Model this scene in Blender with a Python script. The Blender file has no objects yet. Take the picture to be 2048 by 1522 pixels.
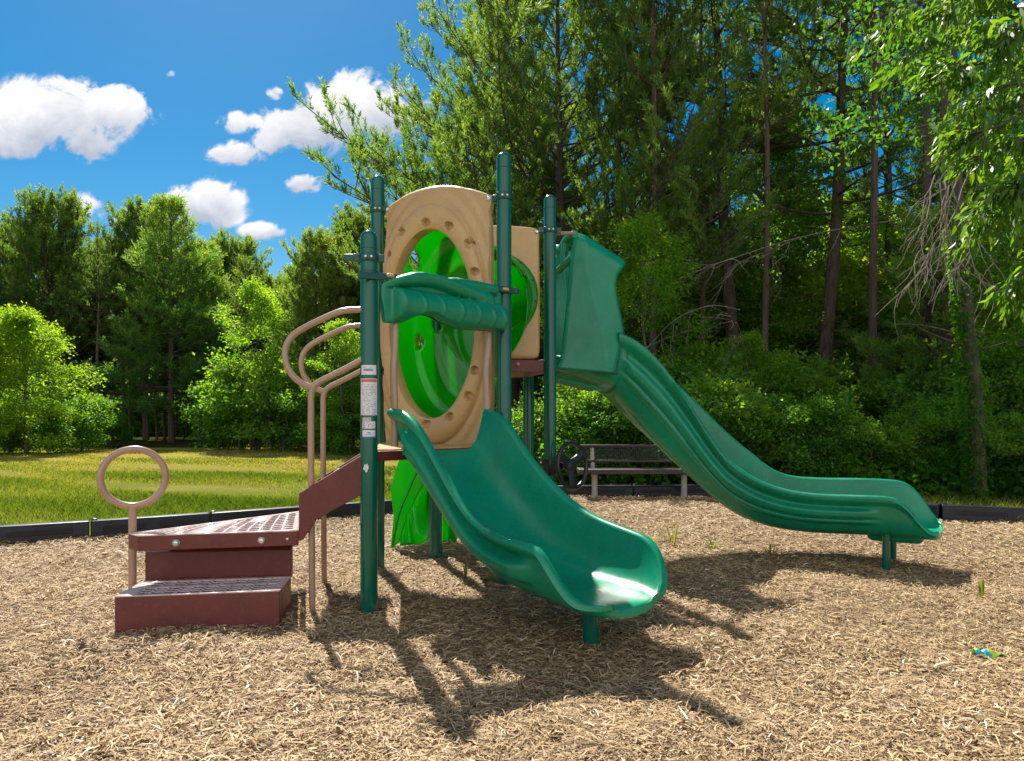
import bpy, bmesh, math, random
import numpy as np
from mathutils import Vector, Matrix
rad = math.radians
random.seed(7)
C = bpy.context.scene.collection
# ---- camera model: level camera CH metres above the mulch, looking along +Y ----
F, HOR, CX, CH = 1533.0, 825.0, 1024.0, 1.03
def W(px, py, Y): return Vector(((px-CX)/F*Y, Y, CH-(py-HOR)/F*Y))
def G(px, py, z=0.0): return W(px, py, (CH-z)*F/(py-HOR))
def on_plane(px, py, A, B):
    dx = (px-CX)/F; ex, ey = B[0]-A[0], B[1]-A[1]
    t = (A[0]*ey-A[1]*ex)/(dx*ey-ex)
    return W(px, py, t)
def V(*a): return Vector(a)

# ------------------------------------------------------------------ materials
def new_mat(name):
    m = bpy.data.materials.new(name); m.use_nodes = True
    nt = m.node_tree; nt.nodes.clear()
    out = nt.nodes.new('ShaderNodeOutputMaterial')
    return m, nt, out
def ramp(nt, fac, stops):
    r = nt.nodes.new('ShaderNodeValToRGB'); e = r.color_ramp.elements
    while len(e) < len(stops): e.new(0.5)
    for k, (p, c) in enumerate(stops):
        e[k].position = p; e[k].color = (c[0], c[1], c[2], 1)
    nt.links.new(fac, r.inputs[0]); return r.outputs[0]
def noise(nt, scale, detail=3, rough=.55, vec=None, dist=0):
    n = nt.nodes.new('ShaderNodeTexNoise'); n.inputs['Scale'].default_value = scale
    n.inputs['Detail'].default_value = detail; n.inputs['Roughness'].default_value = rough
    n.inputs['Distortion'].default_value = dist
    if vec is not None: nt.links.new(vec, n.inputs['Vector'])
    return n.outputs['Fac']
def objco(nt, scale=(1,1,1)):
    t = nt.nodes.new('ShaderNodeTexCoord'); m = nt.nodes.new('ShaderNodeMapping')
    m.inputs['Scale'].default_value = scale
    nt.links.new(t.outputs['Object'], m.inputs['Vector']); return m.outputs[0]
def mixc(nt, fac, a, b, mode='MIX'):
    n = nt.nodes.new('ShaderNodeMix'); n.data_type = 'RGBA'; n.blend_type = mode
    for v, i in ((fac, 0), (a, 6), (b, 7)):
        if isinstance(v, (int, float)): n.inputs[i].default_value = v
        elif isinstance(v, tuple): n.inputs[i].default_value = (*v[:3], 1)
        else: nt.links.new(v, n.inputs[i])
    return n.outputs[2]
def math_n(nt, op, a, b=None, clamp=False):
    n = nt.nodes.new('ShaderNodeMath'); n.operation = op; n.use_clamp = clamp
    for v, i in ((a, 0), (b, 1)):
        if v is None: continue
        if isinstance(v, (int, float)): n.inputs[i].default_value = v
        else: nt.links.new(v, n.inputs[i])
    return n.outputs[0]
def principled(nt, out, base, rough=.5, bump=None, bstr=.1, bdist=.01, **kw):
    p = nt.nodes.new('ShaderNodeBsdfPrincipled')
    for v, k in ((base, 'Base Color'), (rough, 'Roughness')):
        if isinstance(v, tuple): p.inputs[k].default_value = (*v[:3], 1)
        elif isinstance(v, (int, float)): p.inputs[k].default_value = v
        else: nt.links.new(v, p.inputs[k])
    for k, v in kw.items(): p.inputs[k.replace('_', ' ')].default_value = v
    if bump is not None:
        b = nt.nodes.new('ShaderNodeBump'); b.inputs['Strength'].default_value = bstr
        b.inputs['Distance'].default_value = bdist
        nt.links.new(bump, b.inputs['Height']); nt.links.new(b.outputs[0], p.inputs['Normal'])
    if out is not None: nt.links.new(p.outputs[0], out.inputs[0])
    return p
def paint(name, col, rough=.35, var=.12, scale=3, dirt=None, bstr=.04, bscale=160, scuff=None, **kw):
    """moulded plastic / powder coat: soft mottling, faint scuffs, fine orange-peel"""
    m, nt, out = new_mat(name); co = objco(nt)
    n1 = noise(nt, scale, 4, .6, co)
    dk = tuple(c*(1-var*1.6) for c in col); lt = tuple(min(1, c*(1+var)) for c in col)
    c = ramp(nt, n1, [(.3, dk), (.7, lt)])
    n2 = noise(nt, 38, 5, .7, co)
    if dirt:
        f = ramp(nt, n2, [(.54, (0,0,0)), (.75, (.75,.75,.75))])
        c = mixc(nt, f, c, dirt)
    if scuff:                                   # fine run lines and rub marks worn into the moulding
        f2 = ramp(nt, noise(nt, 1.0, 6, .7, objco(nt, (70, 70, 5))), [(.55, (0,0,0)), (.72, (.55,.55,.55))])
        f3 = ramp(nt, noise(nt, 3.2, 4, .6, co), [(.45, (0,0,0)), (.62, (1,1,1))])
        c = mixc(nt, math_n(nt, 'MULTIPLY', f2, f3), c, scuff)
    r = ramp(nt, noise(nt, 9, 5, .65, co), [(.3, (rough-.07,)*3), (.7, (rough+.1,)*3)])
    principled(nt, out, c, r, noise(nt, bscale, 2, .5, co), bstr, .004, **kw)
    return m
M = {}
M['plastic'] = paint('moulded_green_plastic', (.001, .215, .106), .30, .17, 2.2, dirt=(.02,.27,.16), bstr=.07, scuff=(.06,.30,.20), Specular_IOR_Level=.45)
M['post'] = paint('green_powder_coat', (.001, .10, .062), .2, .1, 2, Coat_Weight=.25, Coat_Roughness=.06, Specular_IOR_Level=.4)
M['clamp'] = paint('clamp_green', (.003, .07, .05), .3, .1, 6)
M['tan'] = paint('tan_plastic', (.53, .325, .135), .31, .08, 3, dirt=(.38,.22,.09), scuff=(.36,.23,.11), bstr=.08)
M['tanmetal'] = paint('tan_powder_coat', (.40, .245, .17), .3, .1, 5, Coat_Weight=.3, Coat_Roughness=.15)
M['maroon'] = paint('maroon_vinyl', (.135, .024, .020), .42, .12, 5, dirt=(.16,.06,.05), bstr=.25, bscale=420)
M['maroon_glare'] = paint('maroon_vinyl_glare', (.62, .47, .45), .28, .12, 7, dirt=(.5,.38,.34), bstr=.25, bscale=420)  # same maroon vinyl, paled so the glare on the treads is in the colour
M['steel'] = paint('galvanised_steel', (.62, .61, .58), .3, .1, 20, Metallic=.9)
M['black'] = paint('black_plastic', (.012, .012, .015), .32, .2, 6)
M['border'] = paint('black_border_plastic', (.013, .013, .019), .4, .25, 5, dirt=(.045,.038,.034), bstr=.1, bscale=120, Specular_IOR_Level=.3)
M['slot'] = paint('slot_black', (.006, .006, .008), .6, .1, 5)
M['white'] = paint('sticker_white', (.70, .68, .70), .4, .04, 30)
M['ink'] = paint('sticker_ink', (.16, .16, .19), .5, .05, 30)
M['orange'] = paint('sticker_orange', (.62, .13, .02), .4, .06, 30)
M['blue'] = paint('sticker_blue', (.05, .16, .5), .4, .06, 30)
M['pink'] = paint('sticker_pink', (.62, .42, .46), .4, .06, 30)
M['benchrail'] = paint('brown_rubber_coating', (.035, .018, .02), .45, .15, 8, dirt=(.12,.07,.06))
M['benchleg'] = paint('pale_bench_leg', (.34, .31, .28), .45, .12, 12, dirt=(.25,.2,.15))
def glow_green():
    m, nt, out = new_mat('bright_green_tunnel_plastic'); co = objco(nt)
    c = ramp(nt, noise(nt, 2.5, 4, .6, co), [(.3, (.006,.26,.004)), (.7, (.012,.36,.008))])
    p = principled(nt, None, c, .13, noise(nt, 60, 3, .5, co), .08, .006, Specular_IOR_Level=.6)
    t = nt.nodes.new('ShaderNodeBsdfTranslucent'); t.inputs[0].default_value = (.03, .8, .01, 1)
    mx = nt.nodes.new('ShaderNodeMixShader'); mx.inputs[0].default_value = .38
    nt.links.new(p.outputs[0], mx.inputs[1]); nt.links.new(t.outputs[0], mx.inputs[2])
    nt.links.new(mx.outputs[0], out.inputs[0]); return m
M['lime'] = glow_green()

# ------------------------------------------------------------------ mesh helper
class MB:
    def __init__(s): s.v = []; s.f = []
    def add(s, vs, fs):
        o = len(s.v); s.v += [tuple(v) for v in vs]; s.f += [tuple(i+o for i in f) for f in fs]
    def box(s, c, ax, ay, az):
        c, ax, ay, az = Vector(c), Vector(ax), Vector(ay), Vector(az)
        vs = [c+ax*i+ay*j+az*k for k in (-1,1) for j in (-1,1) for i in (-1,1)]
        s.add(vs, [(0,2,3,1),(4,5,7,6),(0,1,5,4),(2,6,7,3),(0,4,6,2),(1,3,7,5)])
    def prism(s, poly, n):
        """poly: 3D loop; n: extrusion vector"""
        k = len(poly); n = Vector(n); a = [Vector(p) for p in poly]; b = [p+n for p in a]
        s.add(a+b, [tuple(range(k-1,-1,-1)), tuple(range(k,2*k))]+[(i,(i+1)%k,(i+1)%k+k,i+k) for i in range(k)])
    def tube(s, path, r, seg=12, closed=False, caps=True):
        P = [Vector(p) for p in path]; n = len(P)
        if isinstance(r, (int, float)): r = [r]*n
        T = []
        for i in range(n):
            a = P[i-1] if (i > 0 or closed) else P[0]; b = P[(i+1) % n] if (i < n-1 or closed) else P[-1]
            T.append((b-a).normalized())
        u = T[0].orthogonal().normalized(); vs = []; fs = []
        for i in range(n):
            u = (u-T[i]*u.dot(T[i])).normalized(); w = T[i].cross(u)
            for k in range(seg):
                t = 2*math.pi*k/seg; vs.append(P[i]+(u*math.cos(t)+w*math.sin(t))*r[i])
        for i in range(n if closed else n-1):
            j = (i+1) % n
            for k in range(seg):
                l = (k+1) % seg; fs.append((i*seg+k, i*seg+l, j*seg+l, j*seg+k))
        if caps and not closed:
            fs.append(tuple(range(seg-1,-1,-1))); fs.append(tuple((n-1)*seg+k for k in range(seg)))
        s.add(vs, fs)
    def lathe(s, prof, origin, axis=(0,0,1), seg=32):
        """prof: list of (radius, height)"""
        ax = Vector(axis).normalized(); u = ax.orthogonal().normalized(); w = ax.cross(u); o = Vector(origin)
        vs = []; fs = []; n = len(prof)
        for r, h in prof:
            for k in range(seg):
                t = 2*math.pi*k/seg; vs.append(o+ax*h+(u*math.cos(t)+w*math.sin(t))*max(r, 1e-4))
        for i in range(n-1):
            for k in range(seg):
                l = (k+1) % seg; fs.append((i*seg+k, i*seg+l, (i+1)*seg+l, (i+1)*seg+k))
        fs.append(tuple(range(seg-1,-1,-1))); fs.append(tuple((n-1)*seg+k for k in range(seg)))
        s.add(vs, fs)
    def grid(s, rows, closed=False):
        n = len(rows); m = len(rows[0]); fs = []
        for i in range(n-1):
            for k in range(m if closed else m-1):
                l = (k+1) % m; fs.append((i*m+k, i*m+l, (i+1)*m+l, (i+1)*m+k))
        s.add([p for r in rows for p in r], fs)
    def build(s, name, mat, parent=None, angle=38, bevel=0, solid=0, solid_off=0, subsurf=0, flip=False):
        me = bpy.data.meshes.new(name); me.from_pydata(s.v, [], s.f); me.update()
        if flip: me.flip_normals()
        me.materials.append(M[mat] if isinstance(mat, str) else mat)
        me.shade_smooth(); me.set_sharp_from_angle(angle=rad(angle))
        o = bpy.data.objects.new(name, me); C.objects.link(o)
        if parent is not None: attach(o, parent)
        if solid:
            q = o.modifiers.new('s', 'SOLIDIFY'); q.thickness = solid; q.offset = solid_off
        if subsurf:
            q = o.modifiers.new('ss', 'SUBSURF'); q.levels = q.render_levels = subsurf
        if bevel:
            q = o.modifiers.new('b', 'BEVEL'); q.width = bevel; q.segments = 3; q.limit_method = 'ANGLE'; q.angle_limit = rad(35)
        return o
def attach(o, parent):
    o.parent = parent
    wm = Matrix.Identity(4); p = parent
    while p is not None:
        wm = Matrix.Translation(p.location) @ wm; p = p.parent if False else None
    o.matrix_parent_inverse = Matrix.Translation(-Vector(parent.location))
def tag(o, label=None, cat=None, group=None, kind=None):
    if label: o['label'] = label
    if cat: o['category'] = cat
    if group: o['group'] = group
    if kind: o['kind'] = kind
    return o
def empty(name, loc=(0,0,0), label=None, cat=None, group=None):
    o = bpy.data.objects.new(name, None); o.empty_display_size = .2; C.objects.link(o); o.location = loc
    return tag(o, label, cat, group)
def smooth_path(pts, n=8, closed=False):
    """Catmull-Rom through the points"""
    P = [Vector(p) for p in pts]; out = []; k = len(P)
    for i in range(k if closed else k-1):
        p1, p2 = P[i], P[(i+1) % k]
        p0 = P[i-1] if (i > 0 or closed) else p1*2-p2
        p3 = P[(i+2) % k] if (i+2 < k or closed) else p2*2-p1
        for j in range(n):
            t = j/n
            out.append(.5*((2*p1)+(p2-p0)*t+(2*p0-5*p1+4*p2-p3)*t*t+(3*p1-p0-3*p2+p3)*t**3))
    if not closed: out.append(P[-1])
    return out
def sstep(a, b, x):
    t = min(1, max(0, (x-a)/(b-a))); return t*t*(3-2*t)
# ================================================================== PLAY STRUCTURE
def P2(px, Y): return V((px-CX)/F*Y, Y)
FL, FR, BL = P2(738, 3.95), P2(1008, 4.55), P2(755.5, 5.06)
P5, BR, P7, P8 = P2(872, 5.32), P2(1100, 5.46), P2(1057, 6.26), V(-.667, 6.12)
PS = empty('play_structure', (-.2, 4.9, 0), 'green and tan climbing structure with two slides, lime tunnel and maroon steps on mulch', 'play structure')
PR = .0445
def post(p, top, label=None):
    mb = MB(); prof = [(PR, -.1), (PR, top-PR*.95)]
    prof += [(PR*math.cos(t), top-PR*.95+PR*.95*math.sin(t)) for t in [rad(a) for a in (12,25,38,52,66,78,90)]]
    mb.lathe(prof, (p[0], p[1], 0), seg=40)
    o = mb.build('post', 'post', PS)
    cb = MB(); cb.tube([(p[0]+math.cos(a)*(PR+.0006), p[1]+math.sin(a)*(PR+.0006), top-PR*.95-.055) for a in [2*math.pi*k/40 for k in range(40)]], .0016, 6, True)
    cb.build('post_cap_seam', 'clamp', o)
    return o
post_fl = post(FL, 1.97, 'shortest green post, carrying white warning stickers'); post_fl['label'] = 'shortest green post, carrying white warning stickers'
post_fr = post(FR, 2.575); post_fr['label'] = 'tallest looking green post right of the tan tunnel panel'
post_bl = post(BL, 2.595); post_br = post(BR, 2.58)
post_p5 = post(P5, 2.56); post_p7 = post(P7, 1.36); post_p8 = post(P8, 2.5)
def bolt(c, n, r=.012, h=.008, parent=None, mat='steel', name='bolt'):
    mb = MB(); mb.lathe([(r*1.25, 0), (r*1.25, h*.25), (r, h*.45), (r*.8, h*.85), (r*.35, h)], c, n, 14)
    return mb.build(name, mat, parent)
def clamp(p, z, parent, ang, n=1):
    mb = MB(); r = PR
    mb.lathe([(r+.0005, -.021), (r+.005, -.021), (r+.007, -.017), (r+.007, .017), (r+.005, .021), (r+.0005, .021)], (p[0], p[1], z), seg=36)
    for da in ((0, math.pi) if n == 2 else (0,)):
        a = ang+da; d = V(math.cos(a), math.sin(a), 0); t = V(-d.y, d.x, 0)
        mb.box(V(p[0], p[1], z)+d*(r+.018), d*.016, t*.014, V(0,0,.019))
    o = mb.build('clamp', 'clamp', parent, bevel=.002)
    for a2 in (-1.15, -1.75):
        d = V(math.cos(a2), math.sin(a2), 0); bolt(V(p[0], p[1], z)+d*(r+.006), d, .006, .004, parent)
    return o
def zpx(py, Y): return CH-(py-HOR)/F*Y
clamp(BL, zpx(420, 5.06), post_bl, -.5); clamp(FR, zpx(394, 4.55), post_fr, 2.6); clamp(BR, zpx(461, 5.46), post_br, 3.3, 2)
clamp(FL, zpx(516, 3.95), post_fl, 3.3, 2); clamp(FL, zpx(551, 3.95), post_fl, .6); clamp(FR, zpx(582, 4.55), post_fr, -.1, 2)

# ---- decks
def deck(pts, ztop, th, name='deck'):
    mb = MB(); mb.prism([V(p[0], p[1], ztop-th) for p in pts], (0, 0, th))
    return mb.build(name, 'maroon', PS, bevel=.006)
def shrink(pts, k):
    c = sum((V(p[0], p[1]) for p in pts), V(0, 0))/len(pts); return [c+(V(p[0], p[1])-c)*k for p in pts]
dk1 = deck(shrink([FL, FR, BL], .97), .828, .052); dk2 = deck(shrink([P5, BR, P7, P8], .985), 1.405, .09)
bolt(on_plane(1036, 728, P5+V(.02,-.02), BR+V(.02,-.02)), (0.17,-1,0), .009, .006, dk2, 'tan')
tt = MB(); tt.prism([V(p[0], p[1], .8285) for p in shrink([FL, FR, BL], .93)], (0, 0, .006)); tt.build('deck_top_mat', 'tan', dk1)
ft = MB(); ft.tube([W(757, 900, 4.2), W(805, 897, 4.2)], .012, 10); 

# ---- chute builder ------------------------------------------------
def chute(name, c, n, s, zb, zn, zf, hw, th, rib, K=57, grooves=None, expn=4.6):
    S = len(s); ph = [math.pi*k/(K-1) for k in range(K)]
    rows = []
    for i in range(S):
        row = []; cc = V(c[i][0], c[i][1], 0); nn = V(n[i][0], n[i][1], 0)
        lip = .027
        for k in range(K):                       # inner surface, near rim -> far rim
            cs, sn = math.cos(ph[k]), math.sin(ph[k])
            o = -hw[i]*math.copysign(abs(cs)**(2/expn), cs) if abs(cs) > 1e-9 else 0
            zr = zn[i] if cs > 0 else zf[i]; f = 1-sn**(2/3.1)
            fl = .035*f*f*math.copysign(1, cs)
            row.append(cc+nn*(o-fl)+V(0, 0, zb[i]+(zr-zb[i])*f))
        tn, tf = row[0], row[-1]
        ring = list(row)
        for a in (.4, 1.0, 1.6, 2.2): ring.append(tf+nn*(lip*(1-math.cos(a)))+V(0, 0, lip*math.sin(a)*.9))
        KO = 2*K
        for k in range(KO-1, -1, -1):            # outer surface, far rim -> near rim
            p = math.pi*k/(KO-1); cs, sn = math.cos(p), math.sin(p)
            ho = hw[i]+.026
            o = -ho*math.copysign(abs(cs)**(2/expn), cs) if abs(cs) > 1e-9 else 0
            zr = zn[i] if cs > 0 else zf[i]; f = 1-sn**(2/3.1)
            zbo = zb[i]-th
            dz = 0
            bump = rib(i, f) if f > 0.02 else 0
            fl = (.035*f*f+bump+.028*sstep(.84, .95, f))*math.copysign(1, cs)
            if grooves and abs(o) < ho*.98: dz = grooves(i, o/ho)
            ring.append(cc+nn*(o-fl)+V(0, 0, zbo+(zr-zbo)*f+dz))
        for a in (.7, 1.4, 2.1): ring.append(tn-nn*(lip*(1+math.cos(a)))+V(0, 0, lip*math.sin(a)*.9))
        rows.append(ring)
    mb = MB(); mb.grid(rows, True); m = len(rows[0])
    for base, rv in ((0, False), ((S-1)*m, True)):   # close both ends between inner and outer skin
        inner = [base+k for k in range(K)]
        outer = [base+k for k in range(m-1, K-1, -1)]
        L = len(outer)
        for k in range(K-1):
            a, b = int(k/(K-1)*(L-1)), int((k+1)/(K-1)*(L-1))
            f = [inner[k], inner[k+1]]+[outer[j] for j in range(b, a-1, -1)]
            mb.f.append(tuple(f if rv else f[::-1]))
    return mb.build(name, 'plastic', PS, angle=60, flip=False)
def poly_at(poly, x):
    return float(np.interp(x, [p[0] for p in poly], [p[1] for p in poly]))

# ---- front slide
e1 = (FR-FL).normalized(); d1 = V(e1.y, -e1.x); m1 = (FL+FR)/2
NR1 = [(795,818),(800,816),(815,817),(830,826),(850,850),(870,885),(905,950),(930,995),(960,1035),(1000,1062),(1050,1079),(1085,1088),(1110,1101),(1125,1122),(1138,1152),(1155,1180),(1185,1203),(1230,1216),(1262,1224)]
FR1 = [(940,835),(948,822),(956,815),(985,822),(1010,848),(1040,898),(1080,950),(1130,1000),(1180,1033),(1230,1053),(1265,1066),(1290,1085),(1305,1112),(1311,1130)]
UN1 = [(795,903),(805,908),(830,926),(870,1000),(920,1076),(970,1138),(1030,1180),(1090,1206),(1150,1226),(1262,1240)]
Lf = 1.375; ns = 90
ss = [Lf*(1-(1-t)**1.6) for t in [k/(ns-1) for k in range(ns)]]
cs_, ns_, zb_, zn_, zf_, hw_ = [], [], [], [], [], []
for s_ in ss:
    u = max(0, (s_-(Lf-.25))/.25); hw = .262*(1-.66*(1-math.sqrt(max(0, 1-u**2.4))))
    c_ = m1+d1*s_; nr = c_-e1*(hw+.027); fr = c_+e1*(hw+.027); un = c_-e1*(hw*.75)
    pn = CX+F*nr.x/nr.y; pf = CX+F*fr.x/fr.y; pu = CX+F*un.x/un.y
    zn = zpx(poly_at(NR1, pn), nr.y); zu = zpx(poly_at(UN1, pu), un.y)
    if u > 0:
        f1 = m1+d1*(Lf-.25)+e1*.289; z1 = zpx(poly_at(FR1, CX+F*f1.x/f1.y), f1.y); zf = .24+(z1-.04*u-.24)*(1-u**2.8)
        n1 = m1+d1*(Lf-.25)-e1*.289; z2 = zpx(poly_at(NR1, CX+F*n1.x/n1.y), n1.y); zn = .24+(z2-.24)*(1-sstep(0, 1, u**.85))
    else: zf = zpx(poly_at(FR1, pf), fr.y)
    zb = zu+.035
    cs_.append(c_); ns_.append(e1); zb_.append(zb); zn_.append(max(zn-.022, zb+.012)); zf_.append(max(zf-.022, zb+.012)); hw_.append(hw)
def rib1(i, f):
    s_ = ss[i]; a = sstep(.03, .14, s_)*(1-sstep(.96, 1.08, s_))
    return .046*a*math.exp(-((f-.52)/.17)**6)-.022*a*math.exp(-((f-.765)/.05)**2)
def sm(a, k): return list(np.convolve(np.pad(a, k, 'reflect', reflect_type='odd'), np.ones(2*k+1)/(2*k+1), 'valid'))
zb_ = sm(sm(zb_, 4), 4); zn_ = sm(sm(zn_, 3), 2); zf_ = sm(sm(zf_, 3), 2)
slide1 = chute('slide', cs_, ns_, ss, zb_, zn_, zf_, hw_, .035, rib1)
slide1['label'] = 'short open green slide running down towards the viewer'
# lip pad and leg under the exit
lc = m1+d1*1.13; mb = MB(); mb.lathe([(.036, -.1), (.036, .2)], (lc.x, lc.y, 0), seg=24); mb.build('support_leg', 'post', slide1)
mb = MB(); pc = m1+d1*1.17
mb.box(V(pc.x, pc.y, .178), V(*d1, 0)*.10, V(*e1, 0)*.085, (0,0,.03)); mb.build('mounting_pad', 'plastic', slide1, bevel=.028)
# entry lip over the deck edge
mb = MB(); rows = []
for k in range(9):
    t = k/8; q = m1-d1*(.10*(1-t)); z = zb_[0]+.004-.012*(1-t)
    rows.append([V(*(q+e1*(-.25+.5*j/8)), z) for j in range(9)])
mb.grid(rows); mb.build('entry_lip', 'plastic', slide1, solid=.02)

# ---- slide entry canopy shaped like a log
A_, B_ = FL+d1*.035, FR+d1*.035
TOPC = [(761,569),(766,561),(775,556),(790,553),(805,549),(822,544.5),(840,544),(861,548),(878,553),(889,557),(902,554.5),(916,555),(946,560),(982,569),(996,574),(1003,579)]
BOTC = [(761,590),(766,620),(769,646),(800,646),(808,644),(815,638),(822,635.5),(832,632),(843,630.5),(858,634),(876,645),(893,652),(913,658),(952,661.5),(985,662.5),(999,663),(1003,655)]
mb = MB(); rows = []; nu, nv = 110, 48; back = []
n_out = V(*d1, 0)
def sp(a, k=2): return math.sqrt(max(0, 1-abs(a)**k))
for i in range(nu+1):
    px = 761+242*i/nu; ty = poly_at(TOPC, px); by = poly_at(BOTC, px); row = []; rb = []
    lc_y = 607+ (px-785)*.158                    # log axis
    lr = 33-.008*(px-785)                        # log radius in px
    for j in range(nv+1):
        y = ty+(by-ty)*j/nv; base = on_plane(px, y, A_, B_)
        q = (y-lc_y)/lr; dlog = 0
        ux = sstep(782, 798, px)*(1-sstep(993, 1001, px))
        if abs(q) < 1: dlog = .085*sp(q)*sp(1-ux, 2.5) if ux > 0 else 0
        ring = 0
        for r0 in (829, 866, 903, 937, 966, 987):
            off = r0+14*(1-q*q)-10
            ring = max(ring, .0055*math.exp(-((px-off)/2.2)**2))
        if abs(q) < .98 and dlog > .02: dlog += ring
        # first leaf-like lobe sweeping from upper left to right
        l1 = 566+ (math.cos((px-838)/62)*-10 if px < 860 else -9.4+(px-860)*.34 + (px-860)**2*.0006)
        t1 = sstep(764, 790, px)*(1-sstep(975, 986, px)); w1 = 15+4*math.sin((px-760)/70)
        d_1 = .05*t1*sp(min(1, abs((y-l1)/w1)))
        l2 = 571+(px-930)*.17; d_2 = .045*sstep(884, 915, px)*(1-sstep(984, 992, px))*sp(min(1, abs((y-l2)/13)))
        ed = min((y-ty), (by-y), (px-761)*.9, (1003-px)*.9); e_ = sp(1-min(1, max(0, ed)/7))
        d = .012*e_+max(dlog, d_1, d_2)*min(1, .25+max(0, ed)/5)
        row.append(base+n_out*d); rb.append(base-n_out*.03*e_)
    rows.append(row); back.append(rb)
mb.grid(rows); k0 = len(mb.v); mb.grid([r[::-1] for r in back])
canopy = mb.build('slide_canopy', 'plastic', PS, angle=70); canopy['label'] = 'green log shaped panel over the entry of the front slide'
bm = bmesh.new(); bm.from_mesh(canopy.data); bmesh.ops.remove_doubles(bm, verts=bm.verts, dist=.004); bmesh.ops.recalc_face_normals(bm, faces=bm.faces); bm.to_mesh(canopy.data); bm.free()
canopy.data.shade_smooth()
for (p, q_) in (((712, 551), (790, 556)), ((986, 577), (1034, 584))):
    mb = MB(); a = on_plane(*p, A_, B_)+n_out*.02; b = on_plane(*q_, A_, B_)+n_out*.02
    mb.box((a+b)/2, (b-a)/2, n_out*.006, (0,0,.017)); mb.build('mounting_bracket', 'clamp', canopy, bevel=.003)
for p in ((774, 552.5), (1004, 579.5)):
    mb = MB(); c_ = on_plane(*p, A_, B_)+n_out*.03; d_ = V(*e1, 0)
    mb.tube([c_-d_*.02, c_-d_*.012, c_+d_*.018, c_+d_*.022], [.006, .011, .011, .007], 12); mb.build('bolt_cap', 'tan', canopy)
mb = MB(); q0 = V(FL.x-.075, FL.y+.01, zpx(514, 3.95)); mb.box(q0, (.055, .0, 0), (0, .006, 0), (0, 0, .017)); mb.build('rail_bracket', 'clamp', post_fl, bevel=.003)

# ---- tan upright bars beside the slide entry
for px, t, b, px2 in ((790, 645, 893, 789), (977, 655, 868, 974)):
    mb = MB(); A2, B2 = FL+d1*.0, FR+d1*.0
    pts = [on_plane(px, t, A2, B2), on_plane(px-.5, t+(b-t)*.18, A2, B2), on_plane(px2-2, t+(b-t)*.4, A2, B2), on_plane(px2, t+(b-t)*.7, A2, B2), on_plane(px2, b, A2, B2)]
    mb.tube(smooth_path(pts, 8), .0195, 16); ob = mb.build('guard_bar', 'tanmetal', PS)

# ---- tan tunnel panels
def tan_panel(A, B, outline, cen, rx, ry, bolts, th, px_r=None, dimple=True, ringw=22):
    """outline/px given as pixels on vertical plane A-B; elliptical opening, raised ring, dimples"""
    NA = 540 if dimple else 120
    ctr = Vector(cen); rows = []
    nb = V((B-A).y, -(B-A).x).normalized(); nrm = V(nb.x, nb.y, 0)    # towards the viewer
    ol = [Vector(p) for p in outline]
    def hit(a):
        d = V(math.cos(a), math.sin(a)); best = 1e9
        for i in range(len(ol)):
            p, q = ol[i]-ctr, ol[(i+1) % len(ol)]-ctr; e = q-p
            den = d.x*e.y-d.y*e.x
            if abs(den) < 1e-9: continue
            t = (p.x*e.y-p.y*e.x)/den; w = (p.x*d.y-p.y*d.x)/den
            if t > 0 and -1e-3 <= w <= 1+1e-3: best = min(best, t)
        return best
    K = 72 if dimple else 24
    for i in range(NA):
        a = 2*math.pi*i/NA; d = V(math.cos(a), math.sin(a))
        ri = 1/math.sqrt((d.x/rx)**2+(d.y/ry)**2); ro = hit(a); row = []
        for k in range(K):
            t = k/(K-1); r = ri+(ro-ri)*t**1.3; p = ctr+d*r
            el = math.sqrt(((p.x-cen[0])/rx)**2+((p.y-cen[1])/ry)**2)
            w = (el-1)*min(rx, 95)                # px outside the opening
            h = 0
            if dimple:
                h = .045*sp(min(1, max(-1, (w-ringw*.45)/(ringw*.62))), 2.5)+.016*(1-sstep(ringw*1.35, ringw*1.75, w))
                h += .012*(1-sstep(ringw*2.1, ringw*2.4, w))*sstep(ry*.38, ry*.72, abs(p.y-cen[1]))
                for bx, by in bolts:
                    dd = math.hypot(p.x-bx, p.y-by)
                    h -= .036*(1-sstep(6.5, 8.6, dd))
            h -= .012*(1-sstep(0, 5, ro-r))          # rolled outer edge
            row.append(on_plane(p.x, p.y, A, B)+nrm*h)
        for r in (ro, ri):                           # plain back face
            q = ctr+d*r; row.append(on_plane(q.x, q.y, A, B)-nrm*(th+(.0 if r == ro else -.012)))
        rows.append(row)
    rows.append(rows[0]); mb = MB(); mb.grid(rows, True)
    o = mb.build('tunnel_panel', 'tan', PS, angle=75, flip=True)
    bm = bmesh.new(); bm.from_mesh(o.data); bmesh.ops.remove_doubles(bm, verts=bm.verts, dist=.0005); bm.to_mesh(o.data); bm.free()
    o.data.set_sharp_from_angle(angle=rad(62))
    return o, nrm
u1 = (FR-BL).normalized(); f1_ = V(u1.y, -u1.x)
PA, PB = BL+f1_*.0, FR+f1_*.0
B1 = [(815,467),(865,449),(911,456),(948,491),(960,547),(788,511),(770,570),(960,741),(949,792),(912,833),(866,848),(800,800),(772,742)]
OUT1 = [(768,424),(770,417),(776,411),(788,402),(804,393),(822,385),(842,378),(862,373),(882,371),(902,371),(922,373),(942,377),(960,382),(974,387),(981,392),(984,399),(983,408),(979,416),(978,426),(980,440),(982,500),(983,600),(984,720),(983,800),(980,860),(968,884),(945,893),(900,895),(840,895),(790,894),(770,892),(768,860),(767,700),(768,520),(774,450),(772,435)]
panel1, nrm1 = tan_panel(PA, PB, OUT1, (873, 649), 85, 188, B1, .035)
panel1['label'] = 'large tan panel with a tall bolted ring around the tunnel mouth'
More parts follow.
